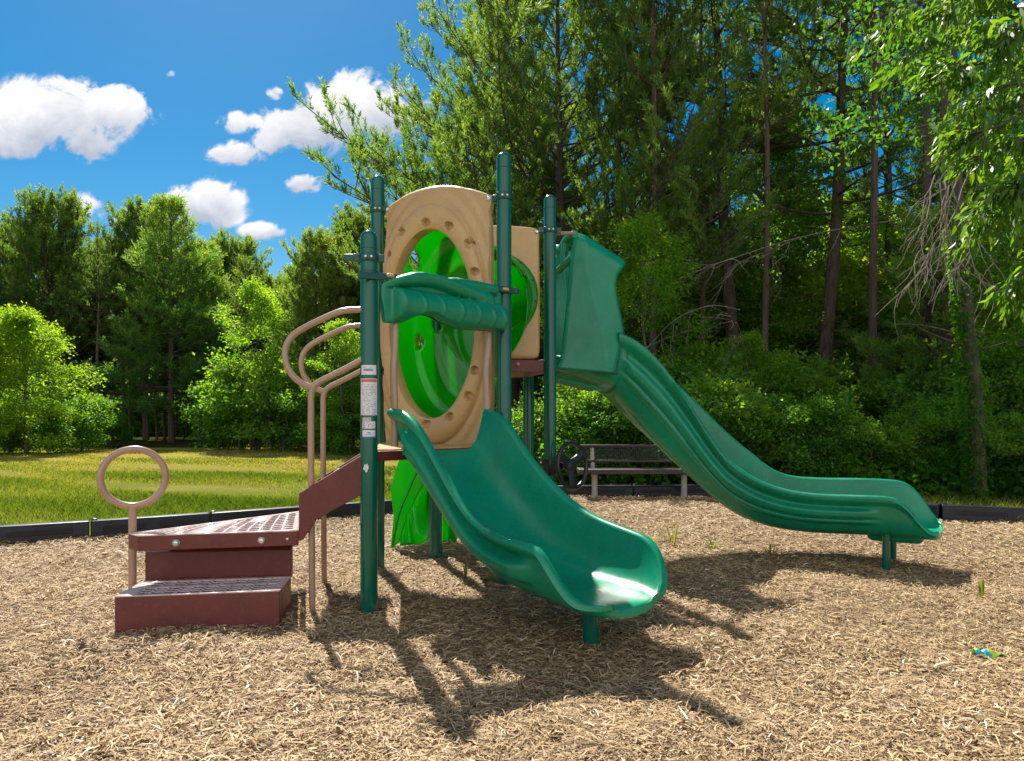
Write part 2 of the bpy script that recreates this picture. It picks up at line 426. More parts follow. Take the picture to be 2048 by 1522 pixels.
for p in ((774, 419), (977, 397)): bolt(on_plane(*p, PA, PB)+nrm1*.002, nrm1, .013, .008, panel1)
for p in B1: bolt(on_plane(p[0]+1.5, p[1]+2.5, PA, PB)+nrm1*.014, nrm1, .011, .008, panel1)
u2 = (BR-P5).normalized()
QA, QB = P5, BR
OUT2 = [(896,470),(905,458),(925,453),(955,451),(990,450),(1020,451),(1050,453),(1068,455),(1078,460),(1081,468),(1079,480),(1080,560),(1080,640),(1080,700),(1078,714),(1070,717),(990,717),(905,717),(897,712),(896,600)]
panel2, nrm2 = tan_panel(QA, QB, OUT2, (988, 592), 76, 76, [], .03, dimple=False)
panel2['label'] = 'smaller tan panel between the upper deck posts'
bolt(on_plane(1074, 464, QA, QB)+nrm2*.002, nrm2, .012, .008, panel2)

# ---- lime tunnel between the panels
NT, NS = 132, 70
ra, rb_, ta, tb = [], [], V(.52, .855, 0)*.75, V(-.173, .985, 0)*.55
for i in range(NT):
    a = 2*math.pi*i/NT; c, s_ = math.cos(a), math.sin(a)
    ra.append(on_plane(873+99*c, 649+206*s_, PA, PB)-nrm1*.02); rb_.append(on_plane(988+74*c, 592+74*s_, QA, QB))
rows = []
for k in range(NS):
    t = .60+.40*k/(NS-1); h00 = 2*t**3-3*t*t+1; h10 = t**3-2*t*t+t; h01 = -2*t**3+3*t*t; h11 = t**3-t*t
    row = [h00*ra[i]+h10*ta+h01*rb_[i]+h11*tb for i in range(NT)]
    cen = sum(row, Vector())/NT; out = []
    for i, p in enumerate(row):
        a = 2*math.pi*i/NT
        ripple = .06*math.sin(math.pi*t)+.016*math.sin(2*math.pi*(t*3.2+a/math.pi*.5))*math.sin(math.pi*t)**.7
        out.append(p+(p-cen)*ripple)
    rows.append(out)
vs = [p for r in rows for p in r]; holes = [(1031,625,6,15,-5.4),(1049,566,7,15,-5.4)]
kill = set(); inh = [False]*len(vs)
for hx, hy, hrx, hry, yb in holes:
    for i, p in enumerate(vs):
        if (yb > 0 and p.y < yb) or (yb < 0 and p.y > -yb): continue
        qx, qy = CX+F*p.x/p.y, HOR+(CH-p.z)/p.y*F
        r = math.hypot((qx-hx)/hrx, (qy-hy)/hry)
        if r < .86: inh[i] = True
        elif r < 1.3:
            k = 1/max(r, .1); vs[i] = W(hx+(qx-hx)*k, hy+(qy-hy)*k, p.y)
mb = MB(); fs = []
for k in range(NS-1):
    for i in range(NT):
        j = (i+1) % NT; f = (k*NT+i, k*NT+j, (k+1)*NT+j, (k+1)*NT+i)
        if not any(inh[q] for q in f): fs.append(f)
mb.add(vs, fs); tunnel = mb.build('tunnel', 'lime', PS, angle=70, solid=.008)
tunnel['label'] = 'bright lime plastic tunnel with round peep holes'
# deep dished tunnel mouth behind the large panel
DA, DT = 150, 46; rows = []
for k in range(DT):
    t = k/(DT-1)*.985; rr = math.cos(t*math.pi/2)**.75; dep = .02+.40*math.sin(t*math.pi/2)**1.15
    dep += .015*math.sin(t*26)*sstep(0, .15, t)*(1-t)**.3
    rows.append([on_plane(873+99*rr*math.cos(2*math.pi*i/DA)+9*t, 649+206*rr*math.sin(2*math.pi*i/DA), PA, PB)-nrm1*(dep+.007*math.sin(3*2*math.pi*i/DA+t*9)*t*(1-t)) for i in range(DA)])
vs2 = [p for r in rows for p in r]; inh2 = [False]*len(vs2)
for hx, hy, hrx, hry in ((829,521,11,22),(838,684,7,15),(873,650,9,13),(945,546,13,17)):
    for i, p in enumerate(vs2):
        qx, qy = CX+F*p.x/p.y, HOR+(CH-p.z)/p.y*F; r = math.hypot((qx-hx)/hrx, (qy-hy)/hry)
        if r < .84: inh2[i] = True
        elif r < 1.32: kk = 1/max(r, .1); vs2[i] = W(hx+(qx-hx)*kk, hy+(qy-hy)*kk, p.y)
fs2 = []
for k in range(DT-1):
    for i in range(DA):
        j = (i+1) % DA; f = (k*DA+i, k*DA+j, (k+1)*DA+j, (k+1)*DA+i)
        if not any(inh2[q] for q in f): fs2.append(f)
fs2.append(tuple((DT-1)*DA+i for i in range(DA)))
mb = MB(); mb.add(vs2, fs2); mb.build('tunnel_mouth', 'lime', tunnel, angle=70, solid=.007)
# flange ring on the upper panel
mb = MB(); rows = []
for r, h in ((72, -.004), (74, .03), (78, .032), (86, .02), (88, .012), (88, .001)):
    rows.append([on_plane(988+r*math.cos(2*math.pi*i/72), 592+r*math.sin(2*math.pi*i/72), QA, QB)+nrm2*h for i in range(72)])
mb.grid(rows, True); fl_ = mb.build('flange', 'lime', tunnel, angle=60)
for a in range(0, 360, 30): bolt(on_plane(988+81.5*math.cos(rad(a+8)), 592+81.5*math.sin(rad(a+8)), QA, QB)+nrm2*.026, nrm2, .007, .005, tunnel, 'black')

# bulging lime end of the tunnel behind the upper panel
mb = MB(); rows = []
for k in range(15):
    t = k/14; a_ = t*math.pi/2; rr = 76*math.cos(a_)+.5
    rows.append([on_plane(988+rr*math.cos(2*math.pi*i/64), 592+rr*math.sin(2*math.pi*i/64), QA, QB)-nrm2*(.03+.34*math.sin(a_)+.012*math.sin(a_*9)) for i in range(64)])
mb.grid(rows[:9], True) if False else mb.grid(rows, True); mb.build('bubble_end', 'lime', tunnel, angle=70, solid=.008)
# ---- tall curved slide with hood
c0 = (BR+P7)/2; h0, h1 = rad(10), rad(-33); Ls, s1, s2 = 2.8, .4, 1.5
c0 = c0+V(math.cos(h0), math.sin(h0))*.07
def head(s): return h0+(h1-h0)*min(1, max(0, (s-s1)/(s2-s1)))
fine = [c0.copy()]; dsf = Ls/560
for k in range(560):
    a = head((k+.5)*dsf); fine.append(fine[-1]+V(math.cos(a), math.sin(a))*dsf)
def cpos(s): return fine[min(560, max(0, int(round(s/dsf))))]
def cnrm(s): a = head(s); return V(-math.sin(a), math.cos(a))
NR2 = [(1235,666),(1250,671),(1265,679),(1300,702),(1350,760),(1400,838),(1440,898),(1475,932),(1510,955),(1560,975),(1620,986),(1700,989),(1760,990),(1790,993),(1815,1003),(1835,1022),(1850,1045),(1865,1066),(1880,1076)]
FR2 = [(1480,930),(1500,941),(1560,952),(1640,957),(1720,957),(1790,960),(1820,965),(1845,980),(1865,1012),(1885,1048)]
UN2 = [(1185,758),(1250,828),(1310,890),(1370,942),(1440,1000),(1500,1035),(1560,1053),(1640,1062),(1720,1064),(1800,1070),(1890,1076)]
HW2 = .285; s = 0
while True:
    q = cpos(s)-cnrm(s)*HW2
    if CX+F*q.x/q.y > 1234: break
    s += .005
sh = s
ss2 = [sh+(Ls-sh)*(1-(1-t)**1.25) for t in [k/119 for k in range(120)]]
cs_, ns_, zb_, zn_, zf_, hw_ = [], [], [], [], [], []
zlip = .235
for s_ in ss2:
    u = max(0, (s_-(Ls-.22))/.22); hw = (HW2-.02)*(1-.6*(1-math.sqrt(max(0, 1-u**2.4))))
    c_ = cpos(s_); nn = cnrm(s_); nr = c_-nn*(hw+.027); fr = c_+nn*(hw+.027)
    pn = CX+F*nr.x/nr.y; pf = CX+F*fr.x/fr.y; pc = CX+F*c_.x/c_.y
    zn = zpx(poly_at(NR2, pn), nr.y); zu = zpx(poly_at(UN2, pc), c_.y)
    zf = zpx(poly_at(FR2, pf), fr.y) if pf > 1500 else zn
    w = sstep(1500, 1600, pf); zf = zn*(1-w)+min(zf, zn+.16)*w
    if u > 0:
        g = .5+.5*math.cos(math.pi*min(1, u)); zn = zlip+(zn0-zlip)*g; zf = zlip+(zf0-zlip)*g
    else: zn0, zf0 = zn, zf
    zb = zu+.03
    cs_.append(c_); ns_.append(nn); zb_.append(zb); zn_.append(max(zn-.022, zb+.012)); zf_.append(max(zf-.022, zb+.012)); hw_.append(hw)
zb_ = sm(sm(zb_, 5), 4); zf_ = sm(sm(zf_, 5), 4); zn_ = sm(sm(zn_, 4), 3)
def rib2(i, f):
    s_ = ss2[i]-sh; a = sstep(.02, .14, s_)*(1-sstep(1.86, 2.02, s_))
    return .040*a*math.exp(-((f-.60)/.11)**6)+.026*a*math.exp(-((f-.41)/.06)**4)-.016*a*math.exp(-((f-.785)/.045)**2)
def groove2(i, o):
    s_ = ss2[i]-sh; a = sstep(.10, .2, s_)*(1-sstep(1.05, 1.25, s_))
    return .02*a*max(math.exp(-((o-q)/.055)**4) for q in (-.62, -.2, .2, .62))
slide2 = chute('slide', cs_, ns_, ss2, zb_, zn_, zf_, hw_, .03, rib2, grooves=groove2)
slide2['label'] = 'tall curved green slide ending at the right'
for k, (so, off) in enumerate(((.30, -.2), (.30, .14))):
    q = cpos(Ls-so)+cnrm(Ls-so)*off; mb = MB(); mb.lathe([(.024, -.1), (.024, .27)], (q.x, q.y, 0), seg=20); mb.build('support_leg', 'post', slide2)
q = cpos(Ls-.26); nn = cnrm(Ls); dd = V(nn.y, -nn.x)
mb = MB(); mb.box(V(q.x, q.y, .215), V(*dd, 0)*.17, V(*nn, 0)*.14, (0,0,.045)); mb.build('mounting_pad', 'plastic', slide2, bevel=.04)

# hood: two side walls, floor, front rim with hand holds
n0 = cnrm(0); a0 = cpos(0)-n0*HW2; b0 = cpos(sh)-n0*HW2
LE = [(1113,737),(1121,725),(1128,670),(1134,610),(1139,560),(1144,505),(1148,478),(1155,462)]
RE = [(1232,748),(1240,700),(1246,660),(1243,640),(1237,615),(1232,590),(1230,570),(1234,551),(1246,535),(1254,522)]
def along(pl, t):
    d = [0]
    for i in range(1, len(pl)): d.append(d[-1]+math.hypot(pl[i][0]-pl[i-1][0], pl[i][1]-pl[i-1][1]))
    x = t*d[-1]; return float(np.interp(x, d, [p[0] for p in pl])), float(np.interp(x, d, [p[1] for p in pl]))
def hood_wall(side):
    rows = []; nv, nu = 60, 40
    for j in range(nv+1):
        v = j/nv; l = along(LE, v); r = along(RE, v); row = []
        uc = .62-.5*v if v < 1 else .12
        uc = np.interp(v, [0, 1], [.84, .16])
        for i in range(nu+1):
            u = i/nu; p = on_plane(l[0]+(r[0]-l[0])*u, l[1]+(r[1]-l[1])*u, a0, b0)
            o = .045*min(u/uc, 1)-.03*max(0, (u-uc)/(1-uc))
            o -= .06*sstep(.9, 1, v)**2 + .03*sstep(.93, 1, u)**2+.012*(1-sstep(0, .06, u))
            row.append(p+V(*n0, 0)*((-o) if side < 0 else (2*HW2+o)))
        rows.append(row)
    mb = MB(); mb.grid(rows); o = mb.build('hood_side', 'plastic', slide2, angle=70, solid=.026, solid_off=0); return o
hood_wall(-1); hood_wall(1)
fl0, fl1 = cpos(-.02), cpos(sh+.004)
mb = MB(); rows = []
for k in range(7):
    q = fl0+(fl1-fl0)*k/6; zz = 1.335+(zb_[0]-1.335)*(k/6)**1.5
    rows.append([V(*(q-n0*(HW2+.005)*math.copysign(abs(math.cos(a_))**(2/4.6), math.cos(a_))), zz+.22*(1-math.sin(a_)**(2/3.1))) for a_ in [.35+(math.pi-.7)*i/28 for i in range(29)]])
mb.grid(rows); mb.build('hood_floor', 'plastic', slide2, angle=70, solid=.035, solid_off=-1)
for t in (-.6, -.3, 0, .3, .6):
    mb = MB(); q0, q1 = fl0+n0*HW2*t, fl0+(fl1-fl0)*.8+n0*HW2*t
    mb.tube([V(*q0, 1.335-.034), V(*q1, 1.335+(zb_[0]+.012-1.335)*.72-.034)], .012, 8); mb.build('floor_rib', 'plastic', slide2)
def hoodp(px, py, k): return on_plane(px, py, a0, b0)+V(*n0, 0)*2*HW2*k
mb = MB(); mb.tube(smooth_path([hoodp(1150,468,.0), hoodp(1143,470,.2), hoodp(1141,480,.5), hoodp(1143,470,.8), hoodp(1150,468,1)], 8), .03, 14)
mb.build('hood_top_rim', 'plastic', slide2)
mb = MB(); mb.tube(smooth_path([hoodp(1146,512,.0), hoodp(1138,522,.3), hoodp(1136,526,.5), hoodp(1138,522,.7), hoodp(1146,512,1)], 8), .027, 14)
mb.build('grab_bar', 'plastic', slide2)
for k in (.28, .72):
    mb = MB(); mb.tube(smooth_path([hoodp(1142,474,k), hoodp(1139,500,k), hoodp(1138,522,k)], 6), .03, 12); mb.build('grab_upright', 'plastic', slide2)
mb = MB(); mb.tube([V(BR.x+.03, BR.y, zpx(467, BR.y)), hoodp(1150, 466, .02)], .014, 12); mb.build('mounting_bar', 'tanmetal', slide2)
# chute-to-hood seam flange
mb = MB(); sq = cpos(sh+.004)-n0*(HW2+.022); pts = [(1246,664),(1243,690),(1238,720),(1231,746),(1222,756)]
mb.tube(smooth_path([on_plane(*p, a0-n0*.052, b0-n0*.052) for p in pts], 6), .0035, 8); mb.build('joint_seam', 'clamp', slide2)
mb = MB(); mb.tube([on_plane(1258, 680, a0-n0*.035, b0-n0*.035), on_plane(1252, 745, a0-n0*.035, b0-n0*.035)], .003, 8); mb.build('joint_seam', 'clamp', slide2)
bolt(on_plane(1237, 722, a0-n0*.05, b0-n0*.05), V(-n0.x, -n0.y, 0), .008, .006, slide2, 'clamp')

# ---- steps
STEP = empty('step_unit', (0, 0, 0)); STEP.parent = PS; STEP.matrix_parent_inverse = Matrix.Translation(-Vector(PS.location))
def tread(fl, fr, bl, br, z, rows_, hole, gap, margin, name, skip=(), stag=0):
    """perforated plate: rows parallel to the front edge, quads left open as holes"""
    mb = MB(); fl, fr, bl, br = [V(p[0], p[1]) for p in (fl, fr, bl, br)]
    depth = ((bl+br)/2-(fl+fr)/2).length
    def pt(x, v):                                # x metres from the right edge, v 0..1 front->back
        r = fr+(br-fr)*v; l = fl+(bl-fl)*v; L = (l-r).length
        return V(*(r+(l-r)*(min(x, L)/L if L > 1e-6 else 0)), z)
    def Lw(v): return ((fl+(bl-fl)*v)-(fr+(br-fr)*v)).length
    hv = hole[1]/depth; gv = gap/depth; mv = margin/depth
    v = 0.0; edges = [0, mv]; rr = []
    while edges[-1]+hv < 1-mv*.9:
        rr.append((edges[-1], edges[-1]+hv)); edges.append(edges[-1]+hv+gv)
    prev = 0
    def strip(v0, v1, xa, xb):
        n = 6 if xb-xa > .2 else 1
        for k in range(n):
            x0, x1 = xa+(xb-xa)*k/n, xa+(xb-xa)*(k+1)/n
            mb.add([pt(x0, v0), pt(x1, v0), pt(x1, v1), pt(x0, v1)], [(3, 2, 1, 0)])
    for ri, (v0, v1) in enumerate(rr):
        strip(prev, v0, 0, 99) if False else strip(prev, v0, 0, max(Lw(prev), Lw(v0)))
        Lm = min(Lw(v0), Lw(v1)); x = margin+(hole[0]*stag if ri % 2 else 0); last = 0
        ci = 0
        while x+hole[0] < Lm-margin:
            if not any(a <= x <= b and (c_ <= ri <= d_) for a, b, c_, d_ in skip):
                strip(v0, v1, last, x); last = x+hole[0]
            x += hole[0]+gap; ci += 1
        strip(v0, v1, last, max(Lw(v0), Lw(v1)))
        prev = v1
    strip(prev, 1, 0, max(Lw(prev), .01))
    return mb.build(name, 'maroon_glare', STEP, solid=.005, solid_off=-1)
z2 = .435
uf = [G2 for G2 in (W(275, 1070, (CH-z2)*F/(1071-HOR)), W(597, 1062, (CH-z2)*F/(1061-HOR)), W(600, 1022, (CH-z2)*F/(1022-HOR)), W(257, 1066, (CH-z2)*F/(1066.5-HOR)))]
u_fl, u_fr, u_br, u_bl = uf
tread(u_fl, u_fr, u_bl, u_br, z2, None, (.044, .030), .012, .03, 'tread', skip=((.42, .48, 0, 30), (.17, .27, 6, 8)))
mb = MB(); loop = [u_fl, u_fr, u_br, u_bl]
for i in range(4):
    a, b = Vector(loop[i]), Vector(loop[(i+1) % 4]); a.z = b.z = z2-.038; d_ = (b-a); nn = V(d_.y, -d_.x, 0).normalized()
    mb.box((a+b)/2-nn*.006+V(0,0,-.001), d_/2, nn*.006, (0,0,.037))
skirt = mb.build('tread_skirt', 'maroon', STEP, bevel=.004)
nf = V((u_fr-u_fl).y, -(u_fr-u_fl).x, 0).normalized()
for px, py, r_ in ((352,1086.5,.0145),(523,1081.5,.0145),(575,1078,.008)): bolt(on_plane(px, py, u_fl.to_2d()+nf.to_2d()*.001, u_fr.to_2d()+nf.to_2d()*.001), nf, r_, .012, STEP)
mb = MB(); mb.prism([V(p.x, p.y, z2-.05)*1 for p in (u_fl.lerp(u_br, .04), u_fr.lerp(u_bl, .04), u_br.lerp(u_fl, .05), u_bl.lerp(u_fr, .05))], (0, 0, .008)); mb.build('tread_pan', 'maroon', STEP)
z1 = .19
l_fl, l_fr = W(229, 1193, (CH-z1)*F/(1193-HOR)), W(559, 1181, (CH-z1)*F/(1181-HOR))
l_br, l_bl = W(582, 1151, (CH-z1)*F/(1151-HOR)), W(287, 1161, (CH-z1)*F/(1161-HOR))
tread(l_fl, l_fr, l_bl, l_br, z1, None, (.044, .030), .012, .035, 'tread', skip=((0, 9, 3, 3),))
mb = MB(); k_ = .004
loop = [l_fl, l_fr, l_br, l_bl]
for i in range(4):
    a, b = Vector(loop[i]), Vector(loop[(i+1) % 4]); d_ = b-a; nn = V(d_.y, -d_.x, 0).normalized()
    a2, b2 = a+V(0,0,-.0005)-nn*.0, b+V(0,0,-.0005)
    mb.box(V((a.x+b.x)/2, (a.y+b.y)/2, (z1-.10)/2-.001)-nn*.008, V(d_.x, d_.y, 0)/2*(1 if i % 2 == 0 else .97), nn*.008, (0,0,(z1+.10)/2-.0005))
mb.build('step_box', 'maroon', STEP, bevel=.005)
mb = MB(); mb.prism([V(p.x, p.y, z1-.055) for p in (l_fl.lerp(l_br, .05), l_fr.lerp(l_bl, .05), l_br.lerp(l_fl, .05), l_bl.lerp(l_fr, .05))], (0, 0, .008)); mb.build('tread_pan', 'maroon', STEP)
# bevelled riser under the platform
mb = MB(); ra_, rb2 = W(290, 1150, 3.90), W(582, 1144, 3.985)
dirr = V((rb2-ra_).x, (rb2-ra_).y, 0).normalized(); nr_ = V(dirr.y, -dirr.x, 0)
x0, x1 = V(ra_.x, ra_.y, 0), V(rb2.x, rb2.y, 0)
prof = [(0, z1-.02), (0, .315), (-.035, .352), (-.06, .352), (-.06, z1-.02)]
mb.prism([x0+nr_*o+V(0,0,z) for o, z in prof], x1-x0)
bm_o = mb.build('riser', 'maroon', STEP, bevel=.004)
# side stringers
SO = (BL-FL).normalized()
sA, sB = FL+V(-.02, -.02), V(-1.075, 3.835)
ply = [(726,909),(721,912),(598,987),(598,1083),(607,1079),(633,1040),(721,991),(726,988)]
sdir = (sB-sA).normalized(); sn = V(-sdir.y, sdir.x); sn = sn if sn.y > 0 else -sn
for off in (0.0, .78):
    mb = MB(); mb.prism([on_plane(px, py, sA, sB)+V(*SO, 0)*off for px, py in ply], V(*sn, 0)*.03); mb.build('stringer', 'maroon', STEP, bevel=.004)
mb = MB()
for t in (.3, .68):
    a = on_plane(721+(598-721)*t, 930+(1020-930)*t, sA, sB)
    a = a+V(*SO, 0)*.035
    mb.prism([a+V(.09, .02, 0), a+V(-.09, 0, 0), a+V(-.09, 0, -.03), a+V(.09, .02, -.03)], V(*SO, 0)*.72)
mb.build('hidden_tread', 'maroon', STEP, bevel=.003)
# loop handle on its post
rp = W(265, 1060, 3.87); mb = MB(); mb.tube([V(rp.x, rp.y, -.1), V(rp.x, rp.y, zpx(1006, 3.87))], .0195, 18)
lh = mb.build('loop_handle', 'tanmetal', PS); lh['label'] = 'round tan loop handle on a short post beside the steps'
rc = W(267, 955, 3.87); tdir = V(rc.x, rc.y, 0).normalized(); side = V(tdir.y, -tdir.x, 0)
mb = MB(); mb.tube([rc+side*.148*math.cos(a)+V(0,0,.143*math.sin(a)) for a in [2*math.pi*k/64 for k in range(64)]], .0175, 14, True); mb.build('ring', 'tanmetal', lh)
# handrails
def rail(off):
    A, B = V(-1.017, 3.90), V(-1.017+.9, 3.90+.14)
    def q(px, py): return on_plane(px, py, A, B)+off
    root = MB(); up = [q(624.5, 1240), q(624, 1150), q(622, 900), q(622, 812), q(622.5, 790), q(627, 774), q(640, 763), q(662, 752), q(690, 738), q(724, 720)]
    root.tube(smooth_path(up, 6), .0165, 16)
    o = root.build('handrail', 'tanmetal', PS)
    mb = MB(); lp = [q(624, 776), q(606, 768), q(588, 754), q(575, 734), q(570, 710), q(574, 688), q(586, 671), q(606, 657), q(640, 640), q(672, 626), q(692, 621), q(726, 619)]
    mb.tube(smooth_path(lp, 6), .0165, 16); mb.build('rail_loop', 'tanmetal', o)
    return o
hr = rail(V(0, 0, 0)); rail(V(-.115, .717, 0))
for py in (998, 1033): bolt(on_plane(622, py, V(-1.017, 3.88), V(-.117, 4.02)), (0,-1,0), .005, .003, hr)

# ---- stickers wrapped on the short post
SD = V(-FL.x, -FL.y, 0).normalized(); ST = V(-SD.y, SD.x, 0)
def decal(name, x0, x1, y0, y1, mat, lift=.0008, parent=None):
    zt, zb = zpx(y0, 3.91), zpx(y1, 3.91); mb = MB(); n = 10; rows = []
    cxp = CX+F*FL.x/FL.y; rp_ = PR*F/3.95
    for z in (zt, zb):
        row = []
        for k in range(n+1):
            px = x0+(x1-x0)*k/n; a = math.asin(max(-1, min(1, (px-cxp)/rp_))); r = PR+lift
            row.append(V(FL.x, FL.y, z)+(SD*math.cos(a)+ST*math.sin(a))*r)
        rows.append(row)
    mb.grid(rows); o = mb.build(name, mat, parent); return o
st1 = decal('sticker', 723.5, 752, 730, 749.5, 'white', .0008, post_fl)
st2 = decal('sticker', 722.5, 753.5, 757, 830.5, 'white', .0008, post_fl)
st3 = decal('sticker', 725.5, 742, 835, 842, 'pink', .0008, post_fl)
st4 = decal('sticker', 725.5, 750, 842.7, 857, 'white', .0008, post_fl)
st5 = decal('sticker', 725.5, 750, 860, 873, 'white', .0008, post_fl)
decal('orange_band', 723.5, 752.5, 758.5, 764, 'orange', .0012, post_fl); decal('blue_band', 725.5, 750, 873, 876, 'blue', .0012, post_fl)
rng = random.Random(3)
def marks(par, x0, x1, y0, y1, step, h, mat='ink', dens=.75):
    mb = MB(); y = y0; cxp = CX+F*FL.x/FL.y; rp_ = PR*F/3.95
    while y < y1:
        x = x0
        while x < x1-.8:
            L = rng.uniform(1, 4.5); xe = min(x1, x+L)
            if rng.random() < dens:
                vs = []
                for px, z in ((x, zpx(y, 3.91)), (xe, zpx(y, 3.91)), (xe, zpx(y+h, 3.91)), (x, zpx(y+h, 3.91))):
                    a = math.asin((px-cxp)/rp_); vs.append(V(FL.x, FL.y, z)+(SD*math.cos(a)+ST*math.sin(a))*(PR+.0013))
                mb.add(vs, [(0, 3, 2, 1)])
            x = xe+rng.uniform(.3, .8)
        y += step
    return mb.build('print', mat, par)
marks(post_fl, 725, 751, 769, 828, 3.1, .9, dens=.62); marks(post_fl, 728, 745, 737.5, 743, 6, 4.2, dens=.9); marks(post_fl, 728, 742, 734, 736, 3, 1.2, dens=.6)
marks(post_fl, 731, 741, 864.5, 867, 4, 2.4, 'blue', .95); marks(post_fl, 729, 747, 869, 870, 4, .9); marks(post_fl, 727, 731, 845, 856, 3, 1.6); marks(post_fl, 727, 741, 837, 841, 5, 2.5, 'ink', .6)
mb = MB()                                        # house-like emblem on the square sticker
def cyl(px, py, l=.0014):
    cxp = CX+F*FL.x/FL.y; a = math.asin((px-cxp)/(PR*F/3.95)); return V(FL.x, FL.y, zpx(py, 3.91))+(SD*math.cos(a)+ST*math.sin(a))*(PR+l)
mb.tube([cyl(736.5, 854.5), cyl(736.5, 850.5), cyl(740.5, 847), cyl(744.5, 850.5), cyl(744.5, 854.5)], .0012, 6); mb.tube([cyl(734, 847), cyl(737, 844.5)], .0012, 6)
mb.build('emblem', 'ink', post_fl)
# worn white sticker remains lower down
mb = MB(); pts = []
for k in range(26):
    a = 2*math.pi*k/26; r = 1+rng.uniform(-.28, .28); x = 733+5.2*r*math.cos(a); y = 936+9*r*math.sin(a)
    if y > 940: x = 732.5+(x-732.5)*.5
    pts.append(cyl(x, y, .001))
mb.add([cyl(732.5, 937, .001)]+pts, [(0, 1+(k+1) % 26, 1+k) for k in range(26)]); pl = mb.build('peeling_sticker', 'white', post_fl)
marks(post_fl, 730, 736, 931, 942, 2.4, .9, 'pink', .6)

# ---- toy steering wheel on a black bracket
wc = V(BR.x+.148, BR.y-.13, zpx(931, BR.y-.13)); wa = V(.73, -.68, .08).normalized()
up = V(0,0,1); su = up.cross(wa).normalized(); sv = wa.cross(su)
mb = MB(); RW = .158
mb.tube([wc+(su*math.cos(a)+sv*math.sin(a))*RW for a in [2*math.pi*k/56 for k in range(56)]], .0155, 14, True)
sw = mb.build('steering_wheel', 'black', PS); sw['label'] = 'black toy steering wheel clamped to a green post'
for a in (90+180, 30, 150):
    d_ = su*math.cos(rad(a))+sv*math.sin(rad(a)); t_ = wa.cross(d_)
    mb = MB(); rows = []
    for k in range(9):
        t = k/8; w_ = .042-.014*math.sin(math.pi*t)+.006*t; c_ = wc+d_*(.02+(RW-.022)*t)-wa*.012*(1-t)
        rows.append([c_-t_*w_+wa*.006, c_+wa*.012, c_+t_*w_+wa*.006, c_+t_*w_-wa*.008, c_-t_*w_-wa*.008])
    mb.grid(rows, True); mb.build('spoke', 'black', sw, bevel=.003)
mb = MB(); mb.lathe([(.04, -.03), (.05, -.01), (.046, .008), (.028, .014)], wc-wa*.01, wa, 24); mb.tube([wc-wa*.03, wc-wa*.115], .02, 14); mb.build('hub', 'black', sw)
mb = MB(); mb.lathe([(PR+.001, -.055), (PR+.010, -.055), (PR+.013, -.045), (PR+.013, .045), (PR+.010, .055), (PR+.001, .055)], (BR.x, BR.y, zpx(934, BR.y)), seg=32)
cc = V(BR.x, BR.y, zpx(930, BR.y)); mb.box(cc+V(.045, -.055, 0), V(.03, -.03, 0), V(.02, .02, 0), (0,0,.03)); mb.box(cc+V(-.065, -.01, .02), (.018, 0, 0), (0, .02, 0), (0,0,.02)); mb.build('wheel_bracket', 'black', sw, bevel=.004)
bolt(cc+V(-.066, -.031, .02), (0,-1,0), .006, .005, sw)

# ---- lime climbing wall behind the lower deck
CL = MB()
def cw(px, py, Y): return W(px, py, Y)
CLr = empty('climbing_wall', (0,0,0)); CLr.parent = PS; CLr.matrix_parent_inverse = Matrix.Translation(-Vector(PS.location)); CLr['label'] = 'lime moulded climbing wall under the upper deck'
rows = []; nv, nu = 60, 44
p_bl, p_br = W(800, 1092, 5.86), W(912, 1084, 6.05); p_tl, p_tr = V(-.69, 6.2, 1.36), V(-.1, 6.32, 1.36)
nw = V(.25, .95, 0)
for j in range(nv+1):
    v = j/nv; row = []
    for i in range(nu+1):
        u = i/nu; p = (p_bl*(1-u)+p_br*u)*(1-v)+(p_tl*(1-u)+p_tr*u)*v
        d = .055*math.sin(u*9+2.2*math.sin(v*9))*math.sin(v*16+u*3)+.03*math.sin(u*17+v*11)
        d *= math.sin(math.pi*min(1, max(0, u)))**.4; row.append(p+nw*d)
    rows.append(row)
mb = MB(); mb.grid(rows); mb.build('wavy_panel', 'lime', CLr, angle=80, solid=.012)
fl_px = [(783,1097),(781,1096),(784,1060),(787,1030),(783,1000),(781,980),(785,960),(791,940),(797,922),(815,900),(850,905),(868,930),(849,961),(835,985),(822,1012),(812,1030),(804,1060),(797,1085)]
mb = MB(); mb.prism([W(px, py, 5.80) for px, py in fl_px], (0.01, .05, 0)); mb.build('side_flange', 'lime', CLr, bevel=.012)
mb = MB(); mb.tube(smooth_path([W(784,1094,5.795), W(797,1030,5.79), W(815,985,5.79), W(835,940,5.79), W(850,907,5.79)], 6), .009, 8); mb.build('flange_ridge', 'lime', CLr)
mb = MB(); mb.prism([W(896,1085,6.0), W(912,1082,6.0), W(911,1040,6.0), W(898,1020,6.0)], (0,.05,0)); mb.build('side_flange', 'lime', CLr, bevel=.008)
